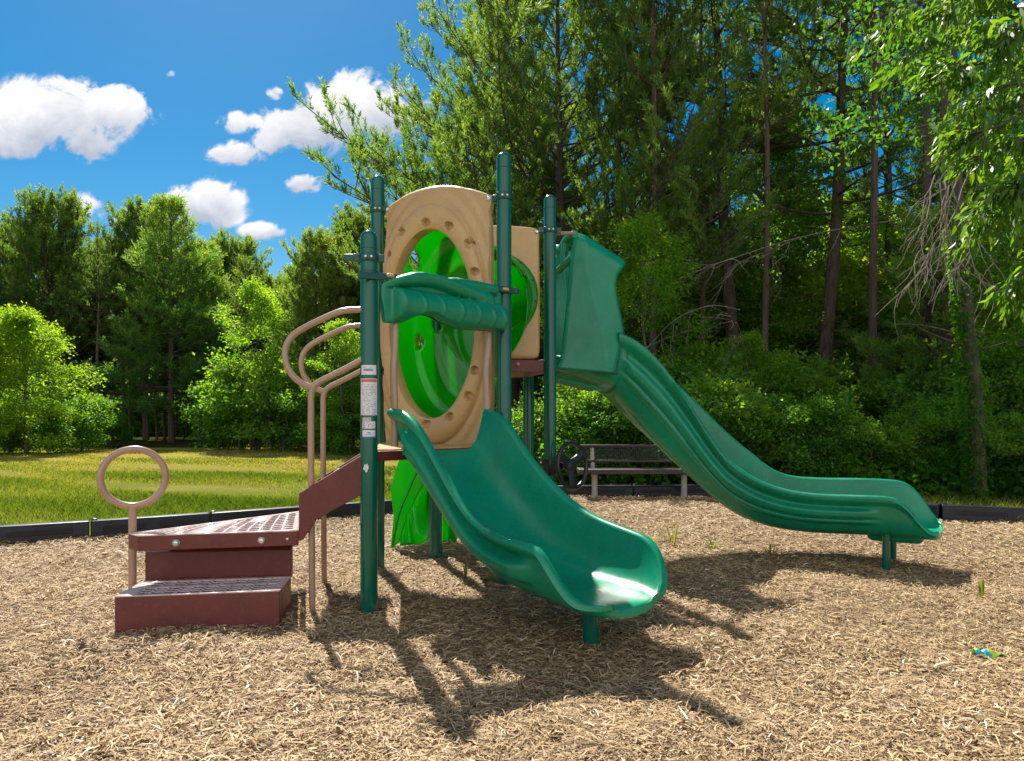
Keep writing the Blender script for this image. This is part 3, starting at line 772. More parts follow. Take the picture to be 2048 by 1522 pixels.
# ================================================================== SETTING
rs = np.random.RandomState(11)
def fast_mesh(name, v, f, mat, tone=None, smooth=False):
    """v (N,3) float, f (M,k) int"""
    me = bpy.data.meshes.new(name); n, (m, k) = len(v), f.shape
    me.vertices.add(n); me.vertices.foreach_set('co', np.asarray(v, np.float32).ravel())
    me.loops.add(m*k); me.loops.foreach_set('vertex_index', f.astype(np.int32).ravel())
    me.polygons.add(m); me.polygons.foreach_set('loop_start', np.arange(0, m*k, k, dtype=np.int32))
    me.polygons.foreach_set('loop_total', np.full(m, k, np.int32))
    if smooth: me.polygons.foreach_set('use_smooth', np.ones(m, bool))
    if tone is not None:
        a = me.attributes.new('tone', 'FLOAT', 'FACE'); a.data.foreach_set('value', np.asarray(tone, np.float32))
    me.materials.append(mat); me.update(calc_edges=True); me.validate(); return me
def attr(nt, name='tone'):
    a = nt.nodes.new('ShaderNodeAttribute'); a.attribute_name = name; return a.outputs['Fac']
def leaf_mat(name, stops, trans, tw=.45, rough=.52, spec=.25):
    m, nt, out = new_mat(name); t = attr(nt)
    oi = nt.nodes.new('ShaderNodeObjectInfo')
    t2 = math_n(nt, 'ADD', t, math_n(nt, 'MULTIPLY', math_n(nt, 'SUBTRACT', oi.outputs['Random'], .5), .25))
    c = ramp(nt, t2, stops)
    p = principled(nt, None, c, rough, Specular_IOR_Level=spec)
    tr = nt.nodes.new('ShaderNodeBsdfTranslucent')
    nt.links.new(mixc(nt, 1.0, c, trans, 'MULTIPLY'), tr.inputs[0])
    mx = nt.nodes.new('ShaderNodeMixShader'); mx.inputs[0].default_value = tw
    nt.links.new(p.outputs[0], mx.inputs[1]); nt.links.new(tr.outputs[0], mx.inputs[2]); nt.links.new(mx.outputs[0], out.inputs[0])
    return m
def bark_mat(name, a, b, scale=(18,18,3)):
    m, nt, out = new_mat(name); co = objco(nt, scale)
    n = noise(nt, 1.2, 6, .7, co, .4); c = ramp(nt, n, [(.3, a), (.7, b)])
    principled(nt, out, c, .9, n, .9, .03); return m
M['needle'] = leaf_mat('pine_needles', [(0, (.022,.068,.016)), (.45, (.082,.15,.03)), (1, (.21,.26,.055))], (2.5,2.6,1.1), .46)
M['needle_dk'] = leaf_mat('soft_pine_needles', [(0, (.018,.07,.018)), (.5, (.06,.145,.03)), (1, (.19,.26,.045))], (2.6,2.6,1.1), .48)
M['leaf'] = leaf_mat('broad_leaves', [(0, (.026,.095,.010)), (.5, (.066,.172,.016)), (1, (.18,.28,.028))], (3.5,3.0,.8), .6)
M['leaf_br'] = leaf_mat('bright_leaves', [(0, (.05,.13,.010)), (.5, (.13,.24,.018)), (1, (.27,.34,.03))], (2.8,2.5,.7), .62)
M['leaf_gl'] = leaf_mat('glossy_long_leaves', [(0, (.022,.075,.008)), (.5, (.065,.15,.012)), (1, (.17,.25,.025))], (3.2,2.8,.8), .5, .42, .4)
M['leaf_dk'] = leaf_mat('shade_leaves', [(0, (.022,.085,.012)), (.5, (.066,.175,.018)), (1, (.19,.28,.03))], (3.2,2.8,.8), .5)
M['bark'] = bark_mat('pine_bark', (.030,.020,.015), (.12,.085,.062))
M['bark_gr'] = bark_mat('grey_bark', (.05,.042,.034), (.17,.145,.12))
M['twig_dk'] = bark_mat('weathered_branch_bark', (.10,.08,.06), (.26,.22,.17))
M['twig'] = bark_mat('bare_twig_bark', (.20,.16,.125), (.42,.36,.29))

def rvec(n): v = rs.normal(size=(n, 3)); return v/np.linalg.norm(v, axis=1)[:, None]
def unit(v): return v/np.maximum(np.linalg.norm(v, axis=-1), 1e-9)[..., None]
def needles(pos, d, size, n, w, lo=.35, hi=.95, tone=None):
    """brush-like shoots: n narrow blades per shoot, (K,3) positions and directions"""
    K = len(pos); P = np.repeat(pos, n, 0); D = np.repeat(d, n, 0); S = np.repeat(size, n)
    perp = unit(np.cross(D, rvec(K*n))); a = rs.uniform(lo, hi, K*n)[:, None]
    nd = unit(D*np.cos(a)+perp*np.sin(a)); base = P+D*(S*(rs.uniform(-.35, 1, K*n)*1.15))[:, None]
    L = (S*rs.uniform(.42, .68, K*n))[:, None]; wv = unit(np.cross(nd, rvec(K*n)))*w
    v = np.stack([base-wv*.6, base+nd*L*.55+wv, base+nd*L, base+nd*L*.5-wv], 1).reshape(-1, 3)
    f = np.arange(K*n*4).reshape(-1, 4)
    t = np.repeat(tone if tone is not None else rs.uniform(.2, .8, K), n)+rs.uniform(-.22, .22, K*n)
    return v, f, np.clip(t, 0, 1)
def leaves(pos, out, size, wid, tone, droop=.35, flat=.6, six=False):
    """one folded kite per leaf"""
    K = len(pos); d = unit(out+rvec(K)*.75+np.array([0, 0, -droop]))
    up = unit(np.array([0, 0, 1.0])*flat+rvec(K)*(1-flat*.5)); s = unit(np.cross(d, up)); nn = np.cross(s, d)
    S = size[:, None]; w = (size*wid)[:, None]
    if six:
        v = np.stack([pos, pos+d*S*.28+s*w*.85+nn*w*.3, pos+d*S*.62+s*w*.8+nn*w*.1, pos+d*S-nn*S*.14, pos+d*S*.62-s*w*.8+nn*w*.1, pos+d*S*.28-s*w*.85+nn*w*.3], 1).reshape(-1, 3)
        return v, np.arange(K*6).reshape(-1, 6), np.clip(tone, 0, 1)
    v = np.stack([pos, pos+d*S*.45+s*w+nn*w*.3, pos+d*S-nn*S*.10, pos+d*S*.45-s*w+nn*w*.3], 1).reshape(-1, 3)
    return v, np.arange(K*4).reshape(-1, 4), np.clip(tone, 0, 1)
def part_from(name, me, parent):
    o = bpy.data.objects.new(name, me); C.objects.link(o); o.parent = parent; return o
def trunk_obj(mb, mat, parent):
    o = mb.build('trunk', mat, None); o.parent = parent; return o
def arc(p, az, el0, el1, L, n=6, wob=.0):
    pts = [Vector(p)]
    for k in range(n):
        t = (k+.5)/n; el = el0+(el1-el0)*t; a = az+wob*math.sin(3*t+az*5)
        pts.append(pts[-1]+V(math.cos(el)*math.cos(a), math.cos(el)*math.sin(a), math.sin(el))*(L/n))
    return pts
def make_pine(rname, seed, H, cb, Rm, nb, r0, e0=(.05, .75), curve=.55, shape=None, sub=9, tuft=.17, nn=13, w=.006, mat='needle',
              bark='bark', lean=(0, 0), tone_top=.25, pt=1.0, dense=.13, dead=6, bend=.03, azr=None, lmul=None):
    rg = random.Random(seed); root = empty(rname); mb = MB()
    N = 14; tp = [V(lean[0]*(k/N)+bend*H*.12*math.sin(k*.7+seed), lean[1]*(k/N)+bend*H*.1*math.cos(k*.9+seed), H*k/N) for k in range(N+1)]
    for q in tp: q -= V(bend*H*.12*math.sin(seed), bend*H*.1*math.cos(seed), 0)*(1-q.z/H) if q.z < H*.001 else V(0,0,0)
    mb.tube([tp[0]-V(0,0,.15)]+tp[1:], [r0*1.25]+[r0*(1-.9*(k/N)**1.1)+.006 for k in range(1, N+1)], 9)
    def at(z):
        k = min(N-1, max(0, z/H*N)); i = int(k); return tp[i]+(tp[i+1]-tp[i])*(k-i)
    shape = shape or (lambda t: (1-t)**.8*(.55+.45*min(1, t*5)))
    pos, dr, sz, tn = [], [], [], []
    for i in range(nb):
        t = (i+rg.random())/nb; z = cb+(H*.985-cb)*t; p = at(z); az = i*2.39996+rg.uniform(-.5, .5)
        L = max(.25, Rm*shape(t)*rg.uniform(.72, 1.12))
        if lmul: L *= lmul(az, t)
        el = e0[0]+(e0[1]-e0[0])*t+rg.uniform(-.14, .14)
        path = arc(p, az, el, el+curve*rg.uniform(.5, 1.2), L, 7, .25); rb = max(.008, r0*.30*(L/Rm)**.9*(1-.35*t))
        mb.tube(path, [rb*(1-.85*k/7)+.003 for k in range(8)], 5, caps=False)
        ns_ = max(3, int(sub*L/Rm)+2)
        for j in range(ns_):
            fr = .22+.78*(j+rg.random()*.6)/ns_; fr = min(1, fr); k = fr*7; q = int(min(6, k)); pp = path[q]+(path[q+1]-path[q])*(k-q)
            dd = (path[q+1]-path[q]).normalized(); sd = 1 if j % 2 else -1
            lat = V(-dd.y, dd.x, 0).normalized()*sd
            d0 = (dd*rg.uniform(.5, 1)+lat*rg.uniform(.35, .95)+V(0,0,rg.uniform(-.05, .35))).normalized() if fr < .97 else dd
            l = L*(.10+.22*(1-fr))*rg.uniform(.6, 1.3)+.14
            sp_ = [pp, pp+d0*l*.5, pp+d0*l+V(0,0,l*rg.uniform(.02, .22))]
            mb.tube(sp_, [rb*.35*(1-fr*.5)+.002, rb*.22+.002, .002], 4, caps=False)
            m = max(1, int(l/dense))
            for g in range(m):
                s_ = .3+.7*(g+1)/m; c = sp_[0]+(sp_[2]-sp_[0])*s_; c.z += 0
                off = V(rg.uniform(-1,1), rg.uniform(-1,1), rg.uniform(-.3,1))*.05
                for b in range(4 if s_ > .93 else 2):
                    dv = (d0*rg.uniform(.5, 1)+V(rg.uniform(-.7,.7), rg.uniform(-.7,.7), rg.uniform(.1, 1.0)*pt)).normalized()
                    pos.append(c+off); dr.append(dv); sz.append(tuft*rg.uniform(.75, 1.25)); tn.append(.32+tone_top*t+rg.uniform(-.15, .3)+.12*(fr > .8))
    for i in range(dead):                         # dead lower branches
        z = cb*rg.uniform(.35, 1.0); az = rg.uniform(0, 6.28); mb.tube(arc(at(z), az, rg.uniform(-.3, .2), rg.uniform(-.5, .3), Rm*rg.uniform(.15, .4), 4, .6), [.012, .009, .007, .005, .002], 4, caps=False)
    trunk_obj(mb, bark, root)
    v, f, t = needles(np.array(pos), np.array(dr), np.array(sz), nn, w, tone=np.array(tn))
    part_from('crown', fast_mesh('crown', v, f, M[mat], t), root); return root
def make_broad(rname, seed, H, cb, R, nl, r0, nleaf, ll, wid=.3, mat='leaf', bark='bark_gr', up=(.2, 1.0), shape=None, per=9, lean=(0, 0), stems=1, trunk=True, spread=1, tone0=.35, droop=.35, cl=.16):
    rg = random.Random(seed); root = empty(rname); mb = MB(); tips = []
    shape = shape or (lambda t: math.sin(math.pi*min(1, .22+.75*t))**.8)
    for st in range(stems):
        a0 = rg.uniform(0, 6.28); o = V(math.cos(a0), math.sin(a0), 0)*(0 if stems == 1 else .25*R*rg.random())
        ln = V(*lean, 0) if stems == 1 else V(math.cos(a0), math.sin(a0), 0)*R*.5*rg.random()
        N = 10; hh = H*(1 if stems == 1 else rg.uniform(.7, 1))
        tp = [o+ln*(k/N)+V(rg.uniform(-1,1), rg.uniform(-1,1), 0)*.02*H*(k > 0)+V(0,0,hh*k/N*.96) for k in range(N+1)]
        mb.tube([tp[0]-V(0,0,.1)]+tp[1:], [r0*1.2]+[r0*(1-.88*k/N)+.004 for k in range(1, N+1)], 8)
        n_ = max(3, nl//stems)
        for i in range(n_):
            t = (i+rg.random())/n_; z = cb+(hh*.95-cb)*t; k = min(N-.01, z/(hh*.96)*N); q = int(k); p = tp[q]+(tp[q+1]-tp[q])*(k-q)
            az = i*2.4+rg.uniform(-.6, .6); L = max(.2, R*shape(t)*rg.uniform(.7, 1.15)); el = up[0]+(up[1]-up[0])*t+rg.uniform(-.25, .25)
            path = arc(p, az, el, el+rg.uniform(-.5, .35), L, 6, .5); rb = max(.006, r0*.4*(1-.6*t))
            mb.tube(path, [rb*(1-.85*g/6)+.002 for g in range(7)], 5, caps=False)
            for j in range(per):
                fr = .25+.75*(j+rg.random())/per; k = min(5.99, fr*6); q = int(k); pp = path[q]+(path[q+1]-path[q])*(k-q); dd = (path[q+1]-path[q]).normalized()
                d0 = (dd*.7+V(rg.uniform(-1,1), rg.uniform(-1,1), rg.uniform(-.35,.6))*spread).normalized(); l = L*rg.uniform(.14, .34)*(1.25-fr*.5)+.1
                mb.tube([pp, pp+d0*l], [rb*.3+.001, .0015], 3, caps=False)
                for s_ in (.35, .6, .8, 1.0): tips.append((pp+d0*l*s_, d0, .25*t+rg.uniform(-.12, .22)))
    if trunk: trunk_obj(mb, bark, root)
    T = len(tips); per_tip = max(1, nleaf//T); P = np.repeat(np.array([t[0] for t in tips]), per_tip, 0); D = np.repeat(np.array([t[1] for t in tips]), per_tip, 0)
    tn = np.repeat(np.array([t[2] for t in tips]), per_tip)+tone0+rs.uniform(-.16, .16, T*per_tip)
    P = P+rs.normal(size=P.shape)*cl*np.array([1, 1, .7])
    v, f, t = leaves(P, D, ll*rs.uniform(.65, 1.25, len(P)), wid, tn, droop)
    part_from('crown', fast_mesh('crown', v, f, M[mat], t), root); return root
placed = {}
def place(proto, x, y, sc=1, rot=0, label=None, cat=None, group=None, sz=None, z=0):
    if proto.name in placed:
        r = proto.copy(); C.objects.link(r)
        for ch in list(proto.children):
            c = ch.copy(); C.objects.link(c); c.parent = r
    else: placed[proto.name] = 1; r = proto
    r.location = (x, y, z); r.rotation_euler = (0, 0, rot); r.scale = (sc, sc, sc*(sz or 1))
    return tag(r, label, cat, group)

# ---------------- ground
def ground_mat():
    m, nt, out = new_mat('lawn_and_woodland_soil'); t = nt.nodes.new('ShaderNodeTexCoord'); co = t.outputs['Object']
    g1 = ramp(nt, noise(nt, 22, 6, .75, co), [(.3, (.05,.085,.010)), (.7, (.13,.19,.022))])
    dry = ramp(nt, noise(nt, 30, 5, .7, co), [(.3, (.24,.19,.05)), (.7, (.36,.29,.08))])
    mp = nt.nodes.new('ShaderNodeMapping'); mp.inputs['Scale'].default_value = (.28, .8, 1); nt.links.new(co, mp.inputs[0])
    patch = ramp(nt, noise(nt, 1.1, 4, .6, mp.outputs[0]), [(.40, (0,0,0)), (.62, (1,1,1))])
    sx = nt.nodes.new('ShaderNodeSeparateXYZ'); nt.links.new(co, sx.inputs[0])
    far = math_n(nt, 'MULTIPLY', math_n(nt, 'SUBTRACT', sx.outputs[1], 8.5), .10, True)
    c = mixc(nt, math_n(nt, 'MAXIMUM', math_n(nt, 'MULTIPLY', patch, .5), math_n(nt, 'MULTIPLY', far, .85)), g1, dry)
    soil = ramp(nt, noise(nt, 14, 6, .75, co), [(.3, (.20,.11,.05)), (.7, (.36,.22,.11))])
    mp2 = nt.nodes.new('ShaderNodeMapping'); mp2.inputs['Scale'].default_value = (.22, .75, 1); mp2.inputs['Location'].default_value = (3.3, 1.7, 0); nt.links.new(co, mp2.inputs[0])
    sp_ = ramp(nt, noise(nt, 1.0, 5, .6, mp2.outputs[0]), [(.57, (0,0,0)), (.66, (1,1,1))])
    c = mixc(nt, sp_, c, soil)
    principled(nt, out, c, 1.0, noise(nt, 40, 5, .7, co), .8, .04, Specular_IOR_Level=0.0); return m
def floor_mat():
    m, nt, out = new_mat('leaf_litter'); co = objco(nt)
    c = ramp(nt, noise(nt, 9, 6, .75, co), [(.3, (.018,.03,.008)), (.55, (.05,.05,.018)), (.75, (.10,.08,.04))])
    principled(nt, out, c, 1.0, noise(nt, 30, 5, .7, co), .8, .05, Specular_IOR_Level=0.0); return m
def sheet(name, pts, z, mat):
    mb = MB(); mb.add([V(x, y, z) for x, y in pts], [tuple(range(len(pts)))]); o = mb.build(name, mat); return tag(o, kind='structure')
sheet('ground', [(-300,-60),(300,-60),(300,420),(-300,420)], -.085, ground_mat())
sheet('woodland_floor', [(-60,24.0),(-3,24.4),(1.5,12.2),(2.2,10.2),(4.6,8.6),(8,7.6),(70,7),(70,90),(-60,90)], -.080, floor_mat())
BP = [(-12,-4),(-12,.7),(-5.68,5.0),(-4.02,6.0),(-1.24,7.82),(.3,9.25),(2.5,9.33),(4.12,7.36),(6.8,6.1),(12,4.2),(12,-4)]
def inside(x, y, poly=BP):
    r = np.zeros(x.shape, bool); n = len(poly)
    for i in range(n):
        x1, y1 = poly[i]; x2, y2 = poly[(i+1) % n]
        if y1 == y2: continue
        c = ((y1 > y) != (y2 > y)) & (x < (x2-x1)*(y-y1)/(y2-y1)+x1); r ^= c
    return r
def mz(x, y):
    return (.012*np.sin(x*2.1+y*1.3)+.010*np.sin(x*4.7-y*3.1+1)+.007*np.sin(x*9+y*7.7)+.006*np.sin(x*17-y*15))*.7+.008-.045*np.exp(-((x-.6)**2/.22+(y-2.95)**2/.10))-.04*np.exp(-((x-3.05)**2/.16+(y-4.85)**2/.14))+.03*np.exp(-((x-.15)**2/.3+(y-3.75)**2/.3))
gx, gy = np.arange(-8, 8.01, .06), np.arange(-.4, 9.6, .06); X, Y = np.meshgrid(gx, gy); nx, ny = len(gx), len(gy)
Z = mz(X, Y); ii, jj = np.meshgrid(np.arange(nx-1), np.arange(ny-1)); a = (jj*nx+ii).ravel()
q = np.stack([a, a+1, a+nx+1, a+nx], 1); cxm, cym = X.ravel()[q].mean(1), Y.ravel()[q].mean(1); q = q[inside(cxm, cym)]
def mulch_mat():
    m, nt, out = new_mat('wood_mulch'); co = objco(nt)
    mp = nt.nodes.new('ShaderNodeMapping'); mp.inputs['Scale'].default_value = (26, 60, 20); mp.inputs['Rotation'].default_value = (0, 0, .4); nt.links.new(co, mp.inputs[0])
    vo = nt.nodes.new('ShaderNodeTexVoronoi'); vo.inputs['Scale'].default_value = 1.0; nt.links.new(mp.outputs[0], vo.inputs['Vector'])
    sx = nt.nodes.new('ShaderNodeSeparateColor'); nt.links.new(vo.outputs['Color'], sx.inputs[0])
    c = ramp(nt, sx.outputs[0], [(0, (.08,.05,.026)), (.5, (.27,.175,.092)), (1, (.46,.32,.18))])
    c = mixc(nt, math_n(nt, 'MULTIPLY', noise(nt, 1.3, 4, .6, co), .5), c, (.13,.085,.05))
    principled(nt, out, c, .9, vo.outputs['Distance'], 1.0, .02); return m
me = fast_mesh('mulch_bed', np.stack([X.ravel(), Y.ravel(), Z.ravel()], 1), q, mulch_mat(), smooth=True)
o = bpy.data.objects.new('mulch_bed', me); C.objects.link(o); tag(o, kind='structure')
def chip_mat():
    m, nt, out = new_mat('wood_chip'); t = attr(nt); co = objco(nt)
    c = ramp(nt, t, [(0, (.08,.048,.024)), (.22, (.28,.18,.088)), (.55, (.51,.345,.168)), (.85, (.72,.55,.33)), (1, (.90,.82,.70))])
    c = mixc(nt, .35, c, ramp(nt, noise(nt, 90, 3, .6, co), [(.3, (.15,.092,.044)), (.7, (.62,.44,.235))]))
    principled(nt, out, c, .75, noise(nt, 240, 2, .5, co), .4, .003, Specular_IOR_Level=.3); return m
def chips():
    vs, fs, ts, off = [], [], [], 0
    for y0, y1, dens, k in ((1.9, 3.4, 6400, .74), (1.9, 3.6, 5200, .32), (3.4, 5.2, 4400, .72), (3.4, 5.4, 2200, .40), (5.2, 9.4, 2300, .88)):
        hw = .72*y1+.25; n = int(dens*2*hw*(y1-y0)); x, y = rs.uniform(-hw, hw, n), rs.uniform(y0, y1, n)
        ok = inside(x, y) & (np.abs(x) < .71*y+.3); x, y = x[ok], y[ok]; n = len(x)
        L = rs.gamma(4.5, .0085, n)*k+.014; wd = rs.uniform(.0016, .0047, n)*k*(1+(rs.rand(n) < .06)*.8); yaw = rs.uniform(0, np.pi*2, n); tilt = rs.normal(0, .16, n)
        bend = rs.normal(0, .12, n)*L; lift = rs.uniform(0, .014, n)+np.abs(np.sin(tilt))*L*.4; arch = rs.normal(.03, .075, n)*L; roll = rs.normal(0, .45, n)
        d = np.stack([np.cos(yaw)*np.cos(tilt), np.sin(yaw)*np.cos(tilt), np.sin(tilt)], 1); s = np.stack([-np.sin(yaw)*np.cos(roll), np.cos(yaw)*np.cos(roll), np.sin(roll)], 1)
        c = np.stack([x, y, mz(x, y)+.004+lift], 1); rows = []
        for u, ww in ((-.5, rs.uniform(.1, .7, n)), (-.17, np.ones(n)), (.17, rs.uniform(.8, 1, n)), (.5, rs.uniform(.05, .6, n))):
            m = c+d*(L*u)[:, None]+s*(bend*(1-4*u*u))[:, None]+np.array([0, 0, 1])*(arch*(1-4*u*u))[:, None]
            rows += [m-s*(wd*ww)[:, None], m+s*(wd*ww)[:, None]]
        v = np.stack(rows, 1).reshape(-1, 3); b = np.arange(n)*8+off
        f = np.concatenate([np.stack([b+2*i, b+2*i+1, b+2*i+3, b+2*i+2], 1) for i in range(3)])
        t = np.clip(rs.beta(1.9, 2.1, n)*.88+.34*(rs.rand(n) < .09)+.10*np.sin(x*1.7+2*np.sin(y*1.3))*np.sin(y*2.3+x)-.03, 0, 1); vs.append(v); fs.append(f); ts.append(np.tile(t, 3)); off += n*8
    n = 60                                            # a few chips kicked onto the lower step
    uu, vv = rs.uniform(.05, .95, n), rs.uniform(.35, .97, n)**.7; P0 = np.array([list(q) for q in (l_fl, l_fr, l_br, l_bl)])
    c = (P0[0]*(1-uu)[:, None]+P0[1]*uu[:, None])*(1-vv)[:, None]+(P0[3]*(1-uu)[:, None]+P0[2]*uu[:, None])*vv[:, None]; c[:, 2] = z1+.0045+rs.uniform(0, .004, n)
    yaw = rs.uniform(0, 6.28, n); L = rs.uniform(.012, .035, n); d = np.stack([np.cos(yaw), np.sin(yaw), 0*yaw+.08], 1); s = np.stack([-np.sin(yaw), np.cos(yaw), 0*yaw+.2], 1)*rs.uniform(.0015, .004, n)[:, None]
    v = np.stack([c-d*L[:, None]*.5, c+s, c+d*L[:, None]*.5, c-s], 1).reshape(-1, 3); fs.append(np.arange(n*4).reshape(-1, 4)+off); vs.append(v); ts.append(rs.uniform(.3, 1, n))
    return fast_mesh('wood_chips', np.concatenate(vs), np.concatenate(fs), chip_mat(), np.concatenate(ts), smooth=False)
o = bpy.data.objects.new('wood_chips', chips()); C.objects.link(o); tag(o, kind='stuff')

# ---------------- grass
M['grass'] = leaf_mat('grass_blades', [(0, (.06,.115,.010)), (.4, (.14,.19,.028)), (.75, (.26,.25,.055)), (1, (.42,.33,.12))], (2.2,2.0,.7), .4)
def blades(x, y, h, w, tone):
    n = len(x); a = rs.uniform(0, 6.283, n); s = np.stack([np.cos(a), np.sin(a), 0*a], 1)*w[:, None]; b = np.stack([x, y, 0*x-.088], 1)
    l = np.stack([rs.normal(0, .35, n), rs.normal(0, .35, n), np.ones(n)], 1)*h[:, None]
    m = b+l*.55+np.array([0,0,.0]); t = b+l*np.array([1.5,1.5,1])
    v = np.stack([b-s, b+s, m+s*.7, t, m-s*.7], 1).reshape(-1, 3); return v, np.arange(n*5).reshape(-1, 5), tone
def grass():
    V_, F_, T_, off = [], [], [], 0
    def pn(x, y): return np.sin(x*.9+y*1.9)+np.sin(x*.37-y*1.3+2)+.6*np.sin(x*2.3+y*3.7)
    for y0, y1, n, h0, w0 in ((5.2, 9.5, 70000, .07, .0035), (9.5, 14, 60000, .055, .006), (14, 24.3, 60000, .034, .012)):
        y = rs.uniform(y0, y1, n); x = rs.uniform(-.72, .22, n)*y
        k = ~inside(x, y) & (pn(x, y) > -.62+rs.normal(0, .4, n)) & ((x < .3) | (y < 11.5)); x, y = x[k], y[k]; n = len(x); p = pn(x, y)
        farf = np.clip((y-8.5)/9, 0, 1)
        v, f, t = blades(x, y, h0*rs.uniform(.5, 1.3, n)*(1+.25*np.clip(p, -1, 1)), w0*rs.uniform(.7, 1.3, n), np.clip(.22+.40*farf-.17*p+rs.normal(0, .13, n), 0, 1))
        V_.append(v); F_.append(f+off); T_.append(t); off += len(v)
    # rough grass behind the bench and along the right edge
    n = 26000; x = rs.uniform(.2, 7.5, n); y = rs.uniform(6.0, 11.0, n); k = ~inside(x, y); x, y = x[k], y[k]; n = len(x)
    v, f, t = blades(x, y, rs.uniform(.05, .2, n), rs.uniform(.004, .008, n), np.clip(rs.normal(.3, .18, n), 0, 1)); V_.append(v); F_.append(f+off); T_.append(t)
    return fast_mesh('grass', np.concatenate(V_), np.concatenate(F_), M['grass'], np.concatenate(T_))
o = bpy.data.objects.new('grass', grass()); C.objects.link(o); tag(o, kind='stuff')

# ---------------- plastic border timbers round the mulch
def border_run(a, b, nseg, labels, group='black plastic edging timbers round the mulch'):
    a, b = V(*a), V(*b)
    for k in range(nseg):
        p, q_ = a+(b-a)*(k/nseg), a+(b-a)*((k+1)/nseg); d = (q_-p); L = d.length; d.normalize(); n = V(-d.y, d.x); mid = (p+q_)/2
        flip = n.dot(mid-V(0, 4.5)) < 0; n = -n if flip else n     # n points away from the mulch
        root = empty('border_timber', (mid.x, mid.y, 0), labels[k] if k < len(labels) else labels[-1], 'edging timber', group)
        h = .15; g = .006; mb = MB()
        prof = [(-.05, -.05), (-.05, h-.02), (-.038, h), (.05, h), (.06, h-.015), (.06, -.05)]
        mb.prism([V(p.x, p.y, 0)+V(*d, 0)*g+V(*n, 0)*o_+V(0,0,z) for o_, z in prof], V(*d, 0)*(L-2*g)); mb.build('beam', 'border', root, bevel=.008)
        for s_ in (.27, .73):
            mb = MB(); c = p+d*(L*s_)-n*.0485; mb.box(V(c.x, c.y, .082), V(*d, 0)*L*.175, V(*n, 0)*.004, (0,0,.022)); o2 = mb.build('slot', 'slot', root, bevel=.003)
        mb = MB(); mb.lathe([(.022, -.1), (.022, h+.012), (.014, h+.016)], (p.x+n.x*.005+d.x*.03, p.y+n.y*.005+d.y*.03, 0), seg=14); mb.build('stake_cap', 'border', root)
L_ = 'black plastic edging timber beside the lawn, '
border_run((-5.68, 5.0), (-3.44, 6.25), 2, ['black edging timber at the far left, mostly cut off by the frame', L_+'left of the loop handle post'])
border_run((-3.44, 6.25), (-2.66, 6.74), 1, [L_+'behind the loop handle post'])
border_run((-2.66, 6.74), (-1.20, 7.72), 2, [L_+'behind the steps and handrail posts', L_+'between the short post and the lime climbing wall'])
border_run((-1.20, 7.72), (.42, 9.22), 2, ['black edging timber hidden behind the lime climbing wall', 'black edging timber running up to the bench behind the steering wheel'])
border_run((.42, 9.22), (2.5, 9.33), 2, ['dark edging timber behind the left leg of the bench', 'dark edging timber behind the right leg of the bench'])
border_run((2.5, 9.33), (4.12, 7.36), 2, ['black edging timber hidden behind the chute of the tall slide', 'black edging timber behind the exit of the tall slide'])
border_run((4.12, 7.36), (6.3, 6.33), 2, ['bluish black edging timber at the foot of the ivy covered trunk', 'edging timber cut off at the right edge of the photo'])

# ---------------- bench
be = empty('bench', (1.55, 9.0, 0), 'low dark bench with mesh back and pale legs behind the tall slide', 'bench')
yb = 8.95
def bx(name, x0, x1, z0, z1, y0, y1, mat, par=be, bv=.008):
    mb = MB(); mb.box(((x0+x1)/2, (y0+y1)/2, (z0+z1)/2), ((x1-x0)/2, 0, 0), (0, (y1-y0)/2, 0), (0, 0, (z1-z0)/2)); return mb.build(name, mat, par, bevel=bv)
xl, xr = (1158-CX)/F*yb, (1462-CX)/F*yb
bx('seat', xl, xr, zpx(949, yb), zpx(939, yb), yb, yb+.34, 'benchrail')
bk = bx('backrest', xl+.02, xr, zpx(894, 9.35), zpx(889, 9.35), 9.32, 9.36, 'benchrail'); bx('backrest', xl+.02, xr, zpx(925, 9.33), zpx(919.5, 9.33), 9.30, 9.34, 'benchrail')
mb = MB(); za, zb2 = zpx(921, 9.33), zpx(892, 9.35); k = 0
x = xl+.03
while x < xr:
    mb.tube([V(x, 9.33, za), V(x, 9.34, zb2)], .0045, 4, caps=False); x += .026
z = za
while z < zb2: mb.tube([V(xl+.02, 9.332, z), V(xr, 9.332, z)], .0045, 4, caps=False); z += .026
mb.build('mesh_back', 'black', be)
for px, top in ((1192, 925), (1374, 949)):
    X0 = (px-CX)/F*yb; mb = MB(); mb.tube([V(X0, yb+.15, -.1), V(X0, yb+.15, zpx(947, yb))], .036, 14); l_ = mb.build('leg', 'benchleg', be)
    mb = MB(); mb.tube([V(X0, yb+.15, zpx(955, yb)), V(X0, yb+.15, zpx(951, yb))], .041, 14); mb.build('collar', 'benchleg', l_)
    mb = MB(); mb.tube(smooth_path([V(X0, yb+.2, zpx(950, yb)), V(X0, yb+.36, zpx(935, yb)), V(X0, 9.36, zpx(892, 9.36))], 5), .026, 12); mb.build('back_support', 'benchleg' if px < 1300 else 'black', l_)

